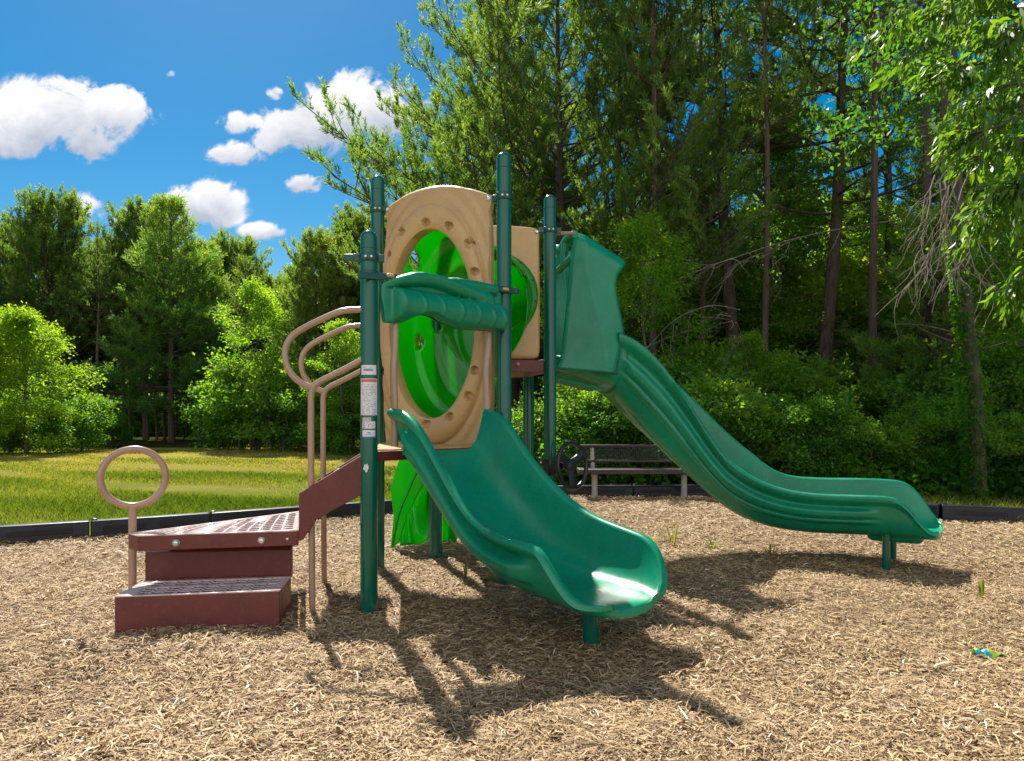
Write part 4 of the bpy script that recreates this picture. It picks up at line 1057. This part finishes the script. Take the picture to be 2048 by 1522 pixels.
# ---------------- small things on the mulch
def weed(px, py, n, h, label, seed, w=.005, spread=.5):
    rg = np.random.RandomState(seed); p = G(px, py); root = empty('weed', (p.x, p.y, 0), label, 'weed', 'small weeds growing through the mulch')
    vs, fs = [], []
    for k in range(n):
        a = rg.uniform(0, 6.28); hh = h*rg.uniform(.45, 1); s = rg.uniform(.1, spread); d = np.array([math.cos(a), math.sin(a), 0]); t = np.array([-d[1], d[0], 0]); o = d*rg.uniform(0, .03)*n/8
        b = len(vs); ww = w*rg.uniform(.7, 1.5)
        for u, f in ((0, .6), (.35, 1), (.7, .8)):
            c = o+d*hh*s*u*u*1.3+np.array([0, 0, hh*(u-.25*s*u*u)]); vs += [c-t*ww*f, c+t*ww*f]
        vs.append(o+d*hh*s*1.4+np.array([0, 0, hh*(1-.3*s)])); fs += [(b, b+1, b+3, b+2), (b+2, b+3, b+5, b+4), (b+4, b+5, b+6, b+6)]
    me = bpy.data.meshes.new('blades'); me.from_pydata([tuple(v) for v in vs], [], [f if f[2] != f[3] else f[:3] for f in fs]); me.update()
    a = me.attributes.new('tone', 'FLOAT', 'FACE'); a.data.foreach_set('value', rg.uniform(.3, .75, len(fs)).astype(np.float32)); me.materials.append(M['grass']); part_from('blades', me, root)
weed(1343, 1092, 14, .24, 'tall weed tuft on the mulch between the two slides', 1); weed(1302, 1092, 16, .17, 'spreading weed right beside the exit wall of the front slide', 2, spread=.9)
weed(1425, 1100, 14, .13, 'low weed on the sunny mulch, middle of the row under the tall slide', 3, spread=1.1); weed(1540, 1110, 12, .10, 'small weed at the edge of the shadow under the tall slide', 4, spread=.9)
weed(931, 1158, 5, .16, 'thin upright weed in the shade left of the front slide', 5, spread=.15); weed(985, 1164, 12, .09, 'small bushy weed under the front slide', 6, spread=.8)
weed(1962, 1198, 3, .13, 'single bright green sprout beside the shadow tip of the tall slide', 7, w=.008, spread=.1); weed(256, 1492, 9, .05, 'tiny weed in the front left corner of the mulch', 8, w=.003, spread=.8)
weed(1215, 990, 26, .17, 'grass tuft at the foot of the left bench leg', 9, spread=.8); weed(880, 1116, 14, .08, 'low grass at the foot of the post under the tunnel', 10, spread=.8)
st = G(1703, 1083); mb = MB(); rows = []
for i in range(9):
    t = math.pi*i/8; rows.append([V(st.x+.032*math.sin(t)*math.cos(a)*(1+.1*math.sin(3*a)), st.y+.028*math.sin(t)*math.sin(a), .018+.022*math.cos(t)) for a in [2*math.pi*k/14 for k in range(14)]])
mb.grid(rows, True); o = mb.build('pine_cone', M['bark_gr']); tag(o, 'small round brown cone on the sunny mulch behind the tall slide exit', 'cone')
wr = G(1975, 1327)
def wrap_mat():
    m, nt, out = new_mat('printed_wrapper'); co = objco(nt); n = noise(nt, 26, 2, .4, co)
    c = ramp(nt, n, [(.36, (.01,.32,.36)), (.44, (.03,.45,.36)), (.48, (.66,.66,.02)), (.60, (.32,.55,.03))]); principled(nt, out, c, .25, noise(nt, 120, 3, .5, co), .5, .004); return m
mb = MB(); rows = []
for i in range(17):
    u = i/16; rows.append([V(wr.x-.058+.116*u, wr.y+.022*(v-.5)*2*(1+.3*math.sin(u*7))-.012*u, .034+.014*math.sin(u*9+v*4)+.026*math.sin(math.pi*v)*(.6+.4*math.sin(u*6))) for v in [k/9 for k in range(10)]])
mb.grid(rows); o = mb.build('wrapper', wrap_mat(), solid=.002); tag(o, 'crumpled turquoise and yellow wrapper lying on the mulch at the lower right', 'wrapper')
# ================================================================== TREES
def gx_(px, Y): return (px-CX)/F*Y
def near_lim(side):   # crowns that must keep clear of something: longer on one side
    return lambda az, t: 1.0
M['bark_md'] = bark_mat('mid_bark', (.035,.028,.022), (.13,.105,.08))
# ---- prototypes
round_shape = lambda t: max(.12, math.sqrt(max(0, 1-(1.35*t-.42)**2)))
cone = lambda t: (1-t)**.75*(.8+.2*math.sin(t*25))+.04
tall = lambda t: (1-t)**.55*(.6+.4*min(1, t*4))
big = lambda t: (1.02-.9*t)*(.7+.3*min(1, t*7)) if t < .9 else .21*(1-t)*10
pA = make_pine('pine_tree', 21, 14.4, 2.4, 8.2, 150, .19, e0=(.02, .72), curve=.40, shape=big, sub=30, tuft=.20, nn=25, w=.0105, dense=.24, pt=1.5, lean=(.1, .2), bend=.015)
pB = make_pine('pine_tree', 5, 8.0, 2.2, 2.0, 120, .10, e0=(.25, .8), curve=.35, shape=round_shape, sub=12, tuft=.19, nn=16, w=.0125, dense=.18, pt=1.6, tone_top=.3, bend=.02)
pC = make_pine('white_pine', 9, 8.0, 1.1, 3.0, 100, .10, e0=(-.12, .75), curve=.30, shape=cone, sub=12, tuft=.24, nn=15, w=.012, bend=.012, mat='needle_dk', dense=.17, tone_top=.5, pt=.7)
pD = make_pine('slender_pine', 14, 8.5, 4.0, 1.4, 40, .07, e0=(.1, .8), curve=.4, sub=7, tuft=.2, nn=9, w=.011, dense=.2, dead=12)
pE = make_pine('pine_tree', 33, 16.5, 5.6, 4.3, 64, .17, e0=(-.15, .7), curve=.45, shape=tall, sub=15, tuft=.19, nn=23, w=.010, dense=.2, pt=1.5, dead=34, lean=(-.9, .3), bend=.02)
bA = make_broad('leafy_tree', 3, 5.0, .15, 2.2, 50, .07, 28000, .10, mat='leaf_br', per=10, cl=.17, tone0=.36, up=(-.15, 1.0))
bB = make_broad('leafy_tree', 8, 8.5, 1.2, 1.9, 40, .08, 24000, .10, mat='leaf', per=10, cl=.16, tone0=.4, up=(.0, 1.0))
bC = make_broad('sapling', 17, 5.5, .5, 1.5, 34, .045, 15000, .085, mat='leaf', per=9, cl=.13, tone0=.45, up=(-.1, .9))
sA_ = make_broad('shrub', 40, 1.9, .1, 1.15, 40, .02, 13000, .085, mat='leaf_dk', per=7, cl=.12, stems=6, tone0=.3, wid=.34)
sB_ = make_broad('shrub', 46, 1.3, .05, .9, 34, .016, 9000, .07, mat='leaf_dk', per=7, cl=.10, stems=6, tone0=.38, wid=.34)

G1 = 'trees along the far edge of the lawn'
place(pB, gx_(104, 30), 30, 1.12, .4, 'round topped pine rising behind the bright tree at the far left', 'tree', G1)
place(pC, gx_(343, 28.5), 28.5, 1.13, .2, 'dark layered pine with a pointed light green tip, tallest beyond the steps', 'tree', G1)
place(pB, gx_(292, 31.5), 31.5, 1.13, 2.2, 'pine top just left of the pointed layered pine', 'tree', G1)
place(pB, gx_(470, 34), 34, 1.03, 4.0, 'round dark pine crown right of the pointed layered pine', 'tree', G1)
place(bC, gx_(514, 23), 23, .90, 1.1, 'slim bright leafy tree between the layered pine and the handrails', 'tree', G1)
place(bA, gx_(52, 20.5), 20.5, .72, .5, 'wide yellow green leafy tree at the left edge', 'tree', G1)
place(bA, gx_(-50, 20), 20, .70, 2.5, 'yellow green leafy tree cut off by the left edge', 'tree', G1)
place(pD, gx_(196, 29), 29, .97, .5, 'slender dark trunk pine between the round pine and the layered pine', 'tree', G1)
place(pB, gx_(645, 24), 24, .78, 1.5, 'pine right behind the tops of the handrails', 'tree', G1)
place(pB, gx_(728, 26), 26, .92, 3.5, 'pine behind the shortest green post', 'tree', G1)
place(pC, gx_(590, 27), 27, .74, 2.0, 'small layered pine behind the handrail loops', 'tree', G1)
place(bC, gx_(682, 20), 20, .62, 2.0, 'leafy sapling seen between the handrail posts and the short post', 'tree', G1)
place(pC, gx_(405, 30.5), 30.5, .98, 3.0, 'layered pine right behind the pointed one', 'tree', G1)
place(pB, gx_(0, 32), 32, 1.06, 5.0, 'pine crown behind the round pine at the left edge', 'tree', G1)
place(pB, gx_(228, 33), 33, .98, 1.0, 'pine crown filling the dip between the round pine and the layered pine', 'tree', G1)
place(pB, gx_(415, 33), 33, .94, 2.6, 'pine crown at the right shoulder of the layered pine', 'tree', G1)
place(pB, gx_(150, 33), 33, .95, 3.1, 'pine crown at the right shoulder of the round pine', 'tree', G1)
place(pB, gx_(555, 33), 33, .80, 5.1, 'low pine crown between the round dark crown and the handrails', 'tree', G1)
GB = 'dark shrubs along the lawn edge'
rg = random.Random(5)
for k, (px, Y, s_) in enumerate(((20,21.0,.55),(105,21.2,.6),(165,22.2,.75),(225,24.3,.5),(450,23.4,.95),(505,22.8,1.3),(560,22.5,1.3),(640,21.5,1.0),(705,20.5,.9),(770,20.5,.9))):
    place(sA_ if k % 2 else sB_, gx_(px, Y), Y, s_*(1 if k % 2 else 1.35), k*1.3, ['low shrub at the far left lawn edge','shrub under the yellow green tree','shrub at the right foot of the yellow green tree','shrub beside the row of thin trunks','dark shrub right of the layered pine','largest dark shrub beyond the handrails','dark shrub below the slim bright tree','shrub between the two handrails','shrub just left of the short green post','shrub behind the tan tunnel panel'][k], 'shrub', GB)
GS = 'thin pine trunks in the shade beyond the lawn'
for k in range(24):
    px = 180+k*22+rg.uniform(-8, 8); Y = 30+rg.uniform(0, 6); place(pD, gx_(px, Y), Y, rg.uniform(.72, .86), rg.uniform(0, 6), 'thin dark trunked pine in the row behind the layered pine', 'tree', GS)
GF = 'trees at the back of the wood'
for k in range(16):
    px = -60+k*62+rg.uniform(-15, 15); Y = 38+rg.uniform(0, 4); place((pB, pC, bB)[k % 3], gx_(px, Y), Y, rg.uniform(.88, 1.05), rg.uniform(0, 6), 'distant tree filling the back of the wood', 'tree', GF)
for k in range(30):
    px = -80+k*32+rg.uniform(-12, 12); Y = 41+rg.uniform(0, 3); place(bA, gx_(px, Y), Y, rg.uniform(.75, 1.05), rg.uniform(0, 6), 'distant sunlit leafy tree filling the back of the wood', 'tree', 'sunlit leafy trees at the back of the wood')
# ---- right hand wood
G2_ = 'tall trees behind the play structure'
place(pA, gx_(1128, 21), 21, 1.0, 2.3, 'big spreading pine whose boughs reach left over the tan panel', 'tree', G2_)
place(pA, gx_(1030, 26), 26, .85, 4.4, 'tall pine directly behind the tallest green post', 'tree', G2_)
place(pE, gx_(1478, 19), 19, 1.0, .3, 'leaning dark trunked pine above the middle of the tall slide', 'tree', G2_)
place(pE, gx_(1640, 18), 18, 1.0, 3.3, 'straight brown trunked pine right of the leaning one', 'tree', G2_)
for px, Y, sc_, szz, lb in ((1308,17,1.15,1.7,'thin pine trunk just right of the slide hood'),(1532,16,1.0,1.8,'slim dark trunk between the two big pine trunks'),(1748,15.5,1.2,1.7,'slim dark trunk right of the straight brown pine'),(1852,14,1.15,1.75,'dark trunk left of the ivy covered trunk'),(1893,13.4,1.3,1.6,'dark trunk right beside the ivy covered trunk'),(1405,18,1.0,1.8,'slim trunk just left of the leaning pine'),(1240,19,1.2,1.7,'slim trunk behind the slide hood')):
    place(pD, gx_(px, Y), Y, sc_, px*.7, lb, 'tree', 'slim dark trunked pines in the wood behind the tall slide', szz)
place(bB, gx_(1528, 20), 20, 1.12, .7, 'slim leafy tree between the two big pine trunks', 'tree', G2_)
place(pE, gx_(1790, 20), 20, .92, 5.0, 'dark pine behind the hanging bare twigs', 'tree', G2_)
place(bC, gx_(1380, 23), 23, 1.25, 2.9, 'leafy tree deep behind the slide hood', 'tree', G2_)
place(bA, gx_(1720, 23), 23, 1.35, 4.3, 'leafy tree behind the straight brown pine', 'tree', G2_)
place(pC, gx_(1900, 17), 17, .95, 5.3, 'layered pine at the upper right behind the hanging twigs', 'tree', G2_)
place(pC, gx_(2040, 16), 16, 1.05, .9, 'layered pine at the right edge of the photo', 'tree', G2_)
place(pC, gx_(1870, 13.6), 13.6, .58, 1.2, 'dark layered pine over the ivy covered trunk', 'tree', G2_)
place(pC, gx_(1225, 22), 22, .8, 4.2, 'layered pine behind the slide hood', 'tree', G2_)
for px, Y, sc_, lb in ((1455,20.5,.9,'sunlit leafy tree seen past the left of the leaning pine'),(1585,20,.95,'sunlit leafy tree between the big pine trunks'),(1705,19.5,.95,'sunlit leafy tree right of the straight brown trunk'),(1805,19,.9,'sunlit leafy tree low behind the hanging twigs'),(1330,20.5,.9,'sunlit leafy tree right of the slide hood'),(1990,18.5,.9,'sunlit leafy tree behind the ivy covered trunk')):
    place(bA, gx_(px, Y), Y, sc_, px*1.3, lb, 'tree', 'sunlit leafy trees inside the wood')
GU = 'saplings under the tall trees'
for k, (px, Y, s_) in enumerate(((1180,14.6,.75),(1290,14.4,.85),(1400,22,1.4),(1560,21,1.3),(1715,21,1.3),(1800,14.2,.42),(1960,13.4,.55),(2060,12.2,.95),(880,17.5,.75),(1500,13.9,.45))):
    place(bC, gx_(px, Y), Y, s_, k*1.7, ['sapling left of the tall slide hood','sapling below the slide hood','bright sapling above the middle of the chute','sapling between the big pine trunks','sapling right of the straight pine trunk','sapling above the slide exit','sapling behind the ivy covered trunk','sapling at the right edge','sapling behind the tan tunnel panel','low sapling under the leaning pine'][k], 'sapling', GU)
GH = 'shrubs along the edge of the wood'
for k, (px, Y, s_) in enumerate(((1085,11.6,.75),(1160,11.0,.7),(1225,10.8,.6),(1300,10.9,.7),(1370,11.0,.75),(1450,10.6,.72),(1530,10.4,.66),(1610,10.2,.62),(1690,10.1,.5),(1760,10.3,.55),(1830,10.3,.5),(1890,10.6,.6),(2010,9.9,.5),(2070,9.3,.5),(1560,14.5,1.05),(1720,14.5,.9),(1900,13.2,1.0),(1400,15,1.15),(1250,15.5,1.2),(2040,12.6,1.0))):
    place(sA_ if k % 3 else sB_, gx_(px, Y), Y, s_, k*2.1, ['shrub behind the upper deck posts','shrub behind the steering wheel','shrub behind the left half of the bench','shrub behind the right half of the bench','shrub behind the lower chute of the tall slide','dark shrub left of the slide run out','dark shrub behind the start of the slide run out','dark shrub above the middle of the slide run out','low shrub above the slide exit','shrub right above the slide exit','shrub beside the ivy trunk foot','shrub left behind the ivy trunk','shrub right of the ivy trunk','shrub at the right edge by the edging timber','tall shrub between the two big pine trunks','tall shrub behind the straight pine','tall shrub behind the ivy trunk','tall shrub behind the bend of the chute','tall shrub behind the slide hood','tall shrub at the right edge'][k], 'shrub', GH)
for k in range(36):
    Y = 27.5+rg.uniform(0, 9); px = 860+(k % 17)*76+rg.uniform(-30, 30); place((bB, pC, bA, bB, pB)[k % 5], gx_(px, Y), Y, rg.uniform(.72, .95)*(1.25 if k % 5 == 2 else 1), rg.uniform(0, 6), 'distant tree filling the back of the wood', 'tree', GF)

# ---- ivy covered trunk at the right
iv = empty('tree', (gx_(1957, 9.15), 9.15, 0), 'grey trunk wrapped in ivy standing just behind the right hand edging timber', 'tree'); mb = MB()
tp = [V(gx_(px, 9.15)-iv.location.x, .0, zpx(py, 9.15)) for px, py in ((1957,1005),(1955,900),(1950,800),(1942,700),(1932,600),(1922,480),(1915,350),(1910,200),(1905,0))]; tp[0].z = -.1
mb.tube(smooth_path(tp, 4), list(np.linspace(.098, .035, 33)), 12)
for k in range(16):
    z = rg.uniform(1.6, 5.6); mb.tube(arc(V((1925-1957)/F*9.15*(z/3.5), 0, z), rg.uniform(0, 6.28), rg.uniform(-.2, .5), rg.uniform(-.3, .5), rg.uniform(.5, 1.6), 5, .5), [.02,.016,.012,.009,.006,.003], 5, caps=False)
trunk_obj(mb, 'bark_md', iv)
n = 1500; zz = rs.uniform(0, 1, n)**1.3*3.2; ang = rs.normal(3.6, .8, n); rr = .105+rs.uniform(0, .05, n)
tx = np.interp(zz, [0, 1.2, 2.4, 3.3], [0, -.04, -.15, -.26]); P = np.stack([tx+np.cos(ang)*rr, np.sin(ang)*rr, zz], 1); D = np.stack([np.cos(ang), np.sin(ang), 0*ang], 1)
v, f, t = leaves(P, D, rs.uniform(.04, .07, n), .4, rs.uniform(.2, .7, n), .5); part_from('ivy', fast_mesh('ivy', v, f, M['leaf'], t), iv)
# crown for it
tips = np.array([[rs.uniform(-1.6, 1.2), rs.uniform(-.9, 1.2), rs.uniform(4.2, 6.6)] for _ in range(150)])
P = np.repeat(tips, 26, 0)+rs.normal(size=(150*26, 3))*np.array([.2, .2, .07]); v, f, t = leaves(P, unit(rs.normal(size=P.shape)), rs.uniform(.05, .09, len(P)), .28, np.repeat(rs.uniform(0, .35, 150), 26)+rs.uniform(-.1, .1, len(P)), .3, six=True)
part_from('crown', fast_mesh('crown', v, f, M['leaf_dk'], t), iv)

# ---- tree outside the frame on the right whose boughs hang into the view
ov = empty('tree', (5.6, 6.7, 0), 'glossy long leaved boughs hanging in from beyond the upper right corner', 'tree'); mb = MB(); L0 = Vector(ov.location)
mb.tube([V(0,0,-.1), V(.05,0,1.5), V(-.05,.05,3.2), V(.1,0,5.0), V(.1,.1,6.8)], [.17,.14,.12,.09,.05], 10)
tips = []; rgo = random.Random(12)
boughs = [((2330,160),(2080,40),(1900,-10),(1735,40),6.4),((2330,260),(2080,150),(1930,130),(1840,170),6.6),((2330,300),(2120,110),(1960,60),(1800,110),6.3),((2330,330),(2150,200),(2020,170),(1920,215),6.0),((2340,420),(2180,300),(2060,280),(1925,330),6.2),((2330,520),(2180,400),(2060,400),(1940,430),5.8),((2330,150),(2120,-30),(1980,-30),(1840,30),6.1),((2340,600),(2190,520),(2090,520),(2005,585),5.6),((2320,250),(2160,60),(2050,40),(1990,100),5.6),((2320,250),(2130,150),(2020,240),(1930,270),5.9),((2330,420),(2170,350),(2080,345),(2000,380),5.5)]
for (a, b, c, d, Y) in boughs:
    tz = max(.6, min(6.2, zpx(a[1], 6.7)-.5)); pts = [V(.05, .05, tz), W(*b, Y+.3)-L0, W(*c, Y)-L0, W(*d, Y-.1)-L0]; pth = smooth_path(pts, 6)
    mb.tube(pth, list(np.linspace(.03, .004, len(pth))), 6, caps=False)
    for k in range(26):
        f_ = rgo.uniform(.3, 1); q = int(f_*(len(pth)-2)); p = pth[q]; dd = (pth[q+1]-pth[q]).normalized()
        d0 = (dd+V(rgo.uniform(-.9,.9), rgo.uniform(-.9,.9), rgo.uniform(-.9,.35))).normalized(); l = rgo.uniform(.15, .45); mb.tube([p, p+d0*l*.6, p+d0*l+V(0,0,-.06*l)], [.006,.004,.002], 4, caps=False)
        for g in range(11): tips.append((p+d0*l*rgo.uniform(.15, 1.05), d0, rgo.uniform(-.15, .25)))
trunk_obj(mb, 'bark_gr', ov)
P = np.repeat(np.array([t[0] for t in tips]), 2, 0); D = np.repeat(np.array([t[1] for t in tips]), 2, 0); tn = np.repeat(np.array([t[2] for t in tips]), 2)+.45+rs.uniform(-.1, .1, len(P))
v, f, t = leaves(P+rs.normal(size=P.shape)*.03, D, rs.uniform(.07, .13, len(P)), .15, tn-.12, .7, .5, six=True); part_from('crown', fast_mesh('crown', v, f, M['leaf_gl'], t), ov)
# bare hanging twigs
mb = MB(); rt = random.Random(4)
def twig(p, d, L, r, depth):
    n = 6; pts = [p]; dd = Vector(d)
    for k in range(n): dd = (dd+V(rt.uniform(-.35,.35), rt.uniform(-.2,.2), rt.uniform(-.3,.12))).normalized(); pts.append(pts[-1]+dd*L/n)
    mb.tube(pts, [r*(1-.75*k/n)+.0008 for k in range(n+1)], 5, caps=False)
    if depth:
        for k in range(rt.randint(2, 4)): q = rt.randint(1, n-1); twig(pts[q], (dd*.6+V(rt.uniform(-1,1), rt.uniform(-.5,.5), rt.uniform(-.9,.1))).normalized(), L*rt.uniform(.4, .75), r*.55, depth-1)
top = W(1990, 300, 7.2)-L0
main = smooth_path([V(0, .1, 3.9), top, W(1910, 330, 7.2)-L0, W(1870, 370, 7.2)-L0], 6); mb.tube(main, list(np.linspace(.028, .008, len(main))), 6, caps=False)
for px, py in ((1870,350),(1890,345),(1905,340),(1925,335),(1880,360),(1900,350),(1940,340)): twig(W(px, py, 7.2)-L0, V(rt.uniform(-.45,.3), rt.uniform(-.2,.2), -1).normalized(), rt.uniform(.7, 1.25), .007, 2)
tw = mb.build('bare_twigs', 'twig', None); tw.parent = ov
# dead branch sweeping left across the wood, from the leaning pine
db = empty('fallen_branch', tuple(W(1800, 470, 10.4).xy)+(0,), 'long bare branch sweeping left across the wood above the chute', 'branch'); L1 = Vector(db.location); mb = MB()
for pts, r in (([(1800,440),(1700,455),(1600,475),(1500,505),(1420,530),(1370,520)], .012), ([(1600,475),(1540,500),(1480,525),(1440,560)], .006), ([(1480,620),(1420,612),(1350,640),(1300,690),(1270,720)], .011), ([(1420,612),(1470,640),(1490,700)], .006)):
    pth = smooth_path([W(x, y, 10.4)-L1 for x, y in pts], 6); mb.tube(pth, list(np.linspace(r, .003, len(pth))), 6, caps=False)
    for k in range(6): q = rt.randint(1, len(pth)-2); twig(pth[q], V(rt.uniform(-1,.2), rt.uniform(-.4,.4), rt.uniform(-.8,.3)).normalized(), rt.uniform(.3, .7), .004, 1)
o = mb.build('bark', 'bark_md', None); o.parent = db
# low undergrowth that nobody could count
n = 26000; x = rs.uniform(-.5, 9.5, n); y = rs.uniform(8.6, 14, n); k = ~inside(x, y) & (y > 10.2-.35*np.clip(x-2.3, 0, 4)) ; x, y = x[k], y[k]; n = len(x)
hh = .25+.22*np.sin(x*1.7+y)*np.sin(y*2.1-x)+rs.uniform(0, .25, n); P = np.stack([x, y, hh*rs.uniform(.2, 1, n)], 1)
v, f, t = leaves(P, rvec(n), rs.uniform(.06, .12, n), .38, np.clip(.2+.25*np.sin(x*3+y*2)+rs.uniform(-.1, .2, n), 0, 1), .2, .8)
n = 24000; x2 = rs.uniform(-30, 6, n); y2 = rs.uniform(36, 41, n); P = np.stack([x2, y2, rs.uniform(0, 1, n)**1.2*(2.6+.7*np.sin(x2*1.3)+.4*np.sin(x2*3.1))], 1)
v2, f2, t2 = leaves(P, rvec(n), rs.uniform(.2, .34, n), .38, rs.uniform(.3, .9, n), .2, .8)
o = bpy.data.objects.new('undergrowth', fast_mesh('undergrowth', np.concatenate([v, v2]), np.concatenate([f, f2+len(v)]), M['leaf'], np.concatenate([t, t2]))); C.objects.link(o); tag(o, kind='stuff')
# the tree line goes on beyond both sides of the photo
for k in range(16):
    Y = 27+rg.uniform(0, 8); place((pB, bB, pC, bA)[k % 4], -.74*Y-1.9*k, Y-k*.9, rg.uniform(.85, 1.15), rg.uniform(0, 6), 'tree continuing the far tree line', 'tree', GF)
for k in range(14):
    Y = 14+rg.uniform(0, 9); place((bB, pC, bA)[k % 3], .76*Y+1.3*k, Y, rg.uniform(.85, 1.1), rg.uniform(0, 6), 'tree continuing the edge of the wood', 'tree', GF)
# ================================================================== LIGHT, SKY, CAMERA
sc = bpy.context.scene
ld = V(.306, -.803, -1).normalized(); sun_az = math.atan2(-ld.x, -ld.y); sun_el = math.asin(-ld.z)
sd = bpy.data.lights.new('sun', 'SUN'); sd.energy = 4.8; sd.angle = rad(.5); sd.color = (1, .95, .86)
so = bpy.data.objects.new('sun', sd); C.objects.link(so); so.rotation_euler = ld.to_track_quat('-Z', 'Y').to_euler(); so.location = (-3, 8, 14)
w = bpy.data.worlds.new('World'); sc.world = w; w.use_nodes = True; nt = w.node_tree; nt.nodes.clear()
out = nt.nodes.new('ShaderNodeOutputWorld'); bg = nt.nodes.new('ShaderNodeBackground'); nt.links.new(bg.outputs[0], out.inputs[0])
sky = nt.nodes.new('ShaderNodeTexSky'); sky.sky_type = 'NISHITA'; sky.sun_disc = False; sky.sun_elevation = sun_el; sky.sun_rotation = sun_az
sky.air_density = 1.0; sky.dust_density = .4; sky.ozone_density = 2.5; sky.altitude = 200
bg.inputs['Strength'].default_value = .14
hs = nt.nodes.new('ShaderNodeHueSaturation'); hs.inputs['Hue'].default_value = .488; hs.inputs['Saturation'].default_value = 1.6; hs.inputs['Value'].default_value = .34; nt.links.new(sky.outputs[0], hs.inputs['Color'])
tc = nt.nodes.new('ShaderNodeTexCoord'); sx = nt.nodes.new('ShaderNodeSeparateXYZ'); nt.links.new(tc.outputs['Generated'], sx.inputs[0])
yy = math_n(nt, 'MAXIMUM', sx.outputs[1], .02)
u = math_n(nt, 'DIVIDE', sx.outputs[0], yy); v = math_n(nt, 'DIVIDE', sx.outputs[2], yy)
cb = nt.nodes.new('ShaderNodeCombineXYZ'); nt.links.new(u, cb.inputs[0]); nt.links.new(v, cb.inputs[1])
n1 = noise(nt, 13, 9, .62, cb.outputs[0], .4); n2 = noise(nt, 46, 6, .62, cb.outputs[0], .3)
pert = math_n(nt, 'ADD', math_n(nt, 'MULTIPLY', math_n(nt, 'SUBTRACT', n1, .5), 4.6), math_n(nt, 'MULTIPLY', math_n(nt, 'SUBTRACT', n2, .5), 1.2))
# puffs: direction (as slope right / slope up) and angular size
PUFF = [(120,225,135,62,1),(215,215,85,50,1),(60,250,95,50,1),(170,285,55,40,.8),(650,235,95,60,1),(700,205,95,55,1),(600,250,75,45,.9),(770,220,80,55,.9),(555,185,25,17,.75),(480,245,55,22,.7),(470,308,58,26,.75),(545,280,42,28,.8),(150,415,52,34,.85),(390,415,80,42,1),(425,395,55,35,1),(290,435,62,22,.8),(610,365,36,24,.8),(533,462,48,17,.75),(335,150,25,14,.35)]
dens = None; ag = None; agv = None
for px, py, ax, ay, k in PUFF:
    cu, cv = (px-CX)/F, (HOR-py)/F
    du = math_n(nt, 'MULTIPLY', math_n(nt, 'SUBTRACT', u, cu), F/ax); dv = math_n(nt, 'MULTIPLY', math_n(nt, 'SUBTRACT', v, cv), F/ay)
    r2 = math_n(nt, 'ADD', math_n(nt, 'MULTIPLY', du, du), math_n(nt, 'MULTIPLY', dv, dv))
    g = math_n(nt, 'MULTIPLY', math_n(nt, 'POWER', 2.718, math_n(nt, 'MULTIPLY', r2, -.9)), k)
    dens = g if dens is None else math_n(nt, 'MAXIMUM', dens, g)
    gv = math_n(nt, 'MULTIPLY', g, dv); ag = g if ag is None else math_n(nt, 'ADD', ag, g); agv = gv if agv is None else math_n(nt, 'ADD', agv, gv)
cl = math_n(nt, 'ADD', math_n(nt, 'MULTIPLY', dens, 1.9), math_n(nt, 'MULTIPLY', pert, math_n(nt, 'MINIMUM', math_n(nt, 'MULTIPLY', dens, 2.4), 1.0)))
mask = ramp(nt, cl, [(.45, (0,0,0)), (1.65, (1,1,1))])
mask.node.color_ramp.interpolation = 'EASE'
hgt = math_n(nt, 'DIVIDE', agv, math_n(nt, 'ADD', ag, .02))
shade = ramp(nt, math_n(nt, 'ADD', math_n(nt, 'MULTIPLY', hgt, .34), n1), [(.24, (1.75,1.95,2.35)), (.62, (3.4,3.4,3.5))])
behind = math_n(nt, 'GREATER_THAN', sx.outputs[1], .05)
mk = math_n(nt, 'MULTIPLY', mask, behind)
# unseen bright cloud added to the sky behind the camera, as soft fill light
fill_veil = math_n(nt, 'MULTIPLY', math_n(nt, 'SUBTRACT', math_n(nt, 'MULTIPLY', sx.outputs[1], -1.6), .1), math_n(nt, 'ADD', .45, math_n(nt, 'MULTIPLY', noise(nt, 3, 5, .6, tc.outputs['Generated']), .7)), True)
base = mixc(nt, fill_veil, hs.outputs[0], (4.5, 4.6, 4.8))
nt.links.new(mixc(nt, mk, base, shade), bg.inputs[0])
cam = bpy.data.cameras.new('camera'); co_ = bpy.data.objects.new('camera', cam); C.objects.link(co_); sc.camera = co_
co_.location = (0, 0, CH); co_.rotation_euler = (rad(90), 0, 0); cam.sensor_width = 36; cam.lens = F/2048*36; cam.shift_y = (HOR-761)/2048; cam.clip_end = 2000; cam.clip_start = .05
vs = sc.view_settings; vs.view_transform = 'Standard'; vs.look = 'None'; vs.gamma = 1; vs.exposure = 1.06
try: sc.cycles.max_bounces = 10; sc.cycles.transparent_max_bounces = 6; sc.cycles.use_denoising = True
except Exception as e: print(e)
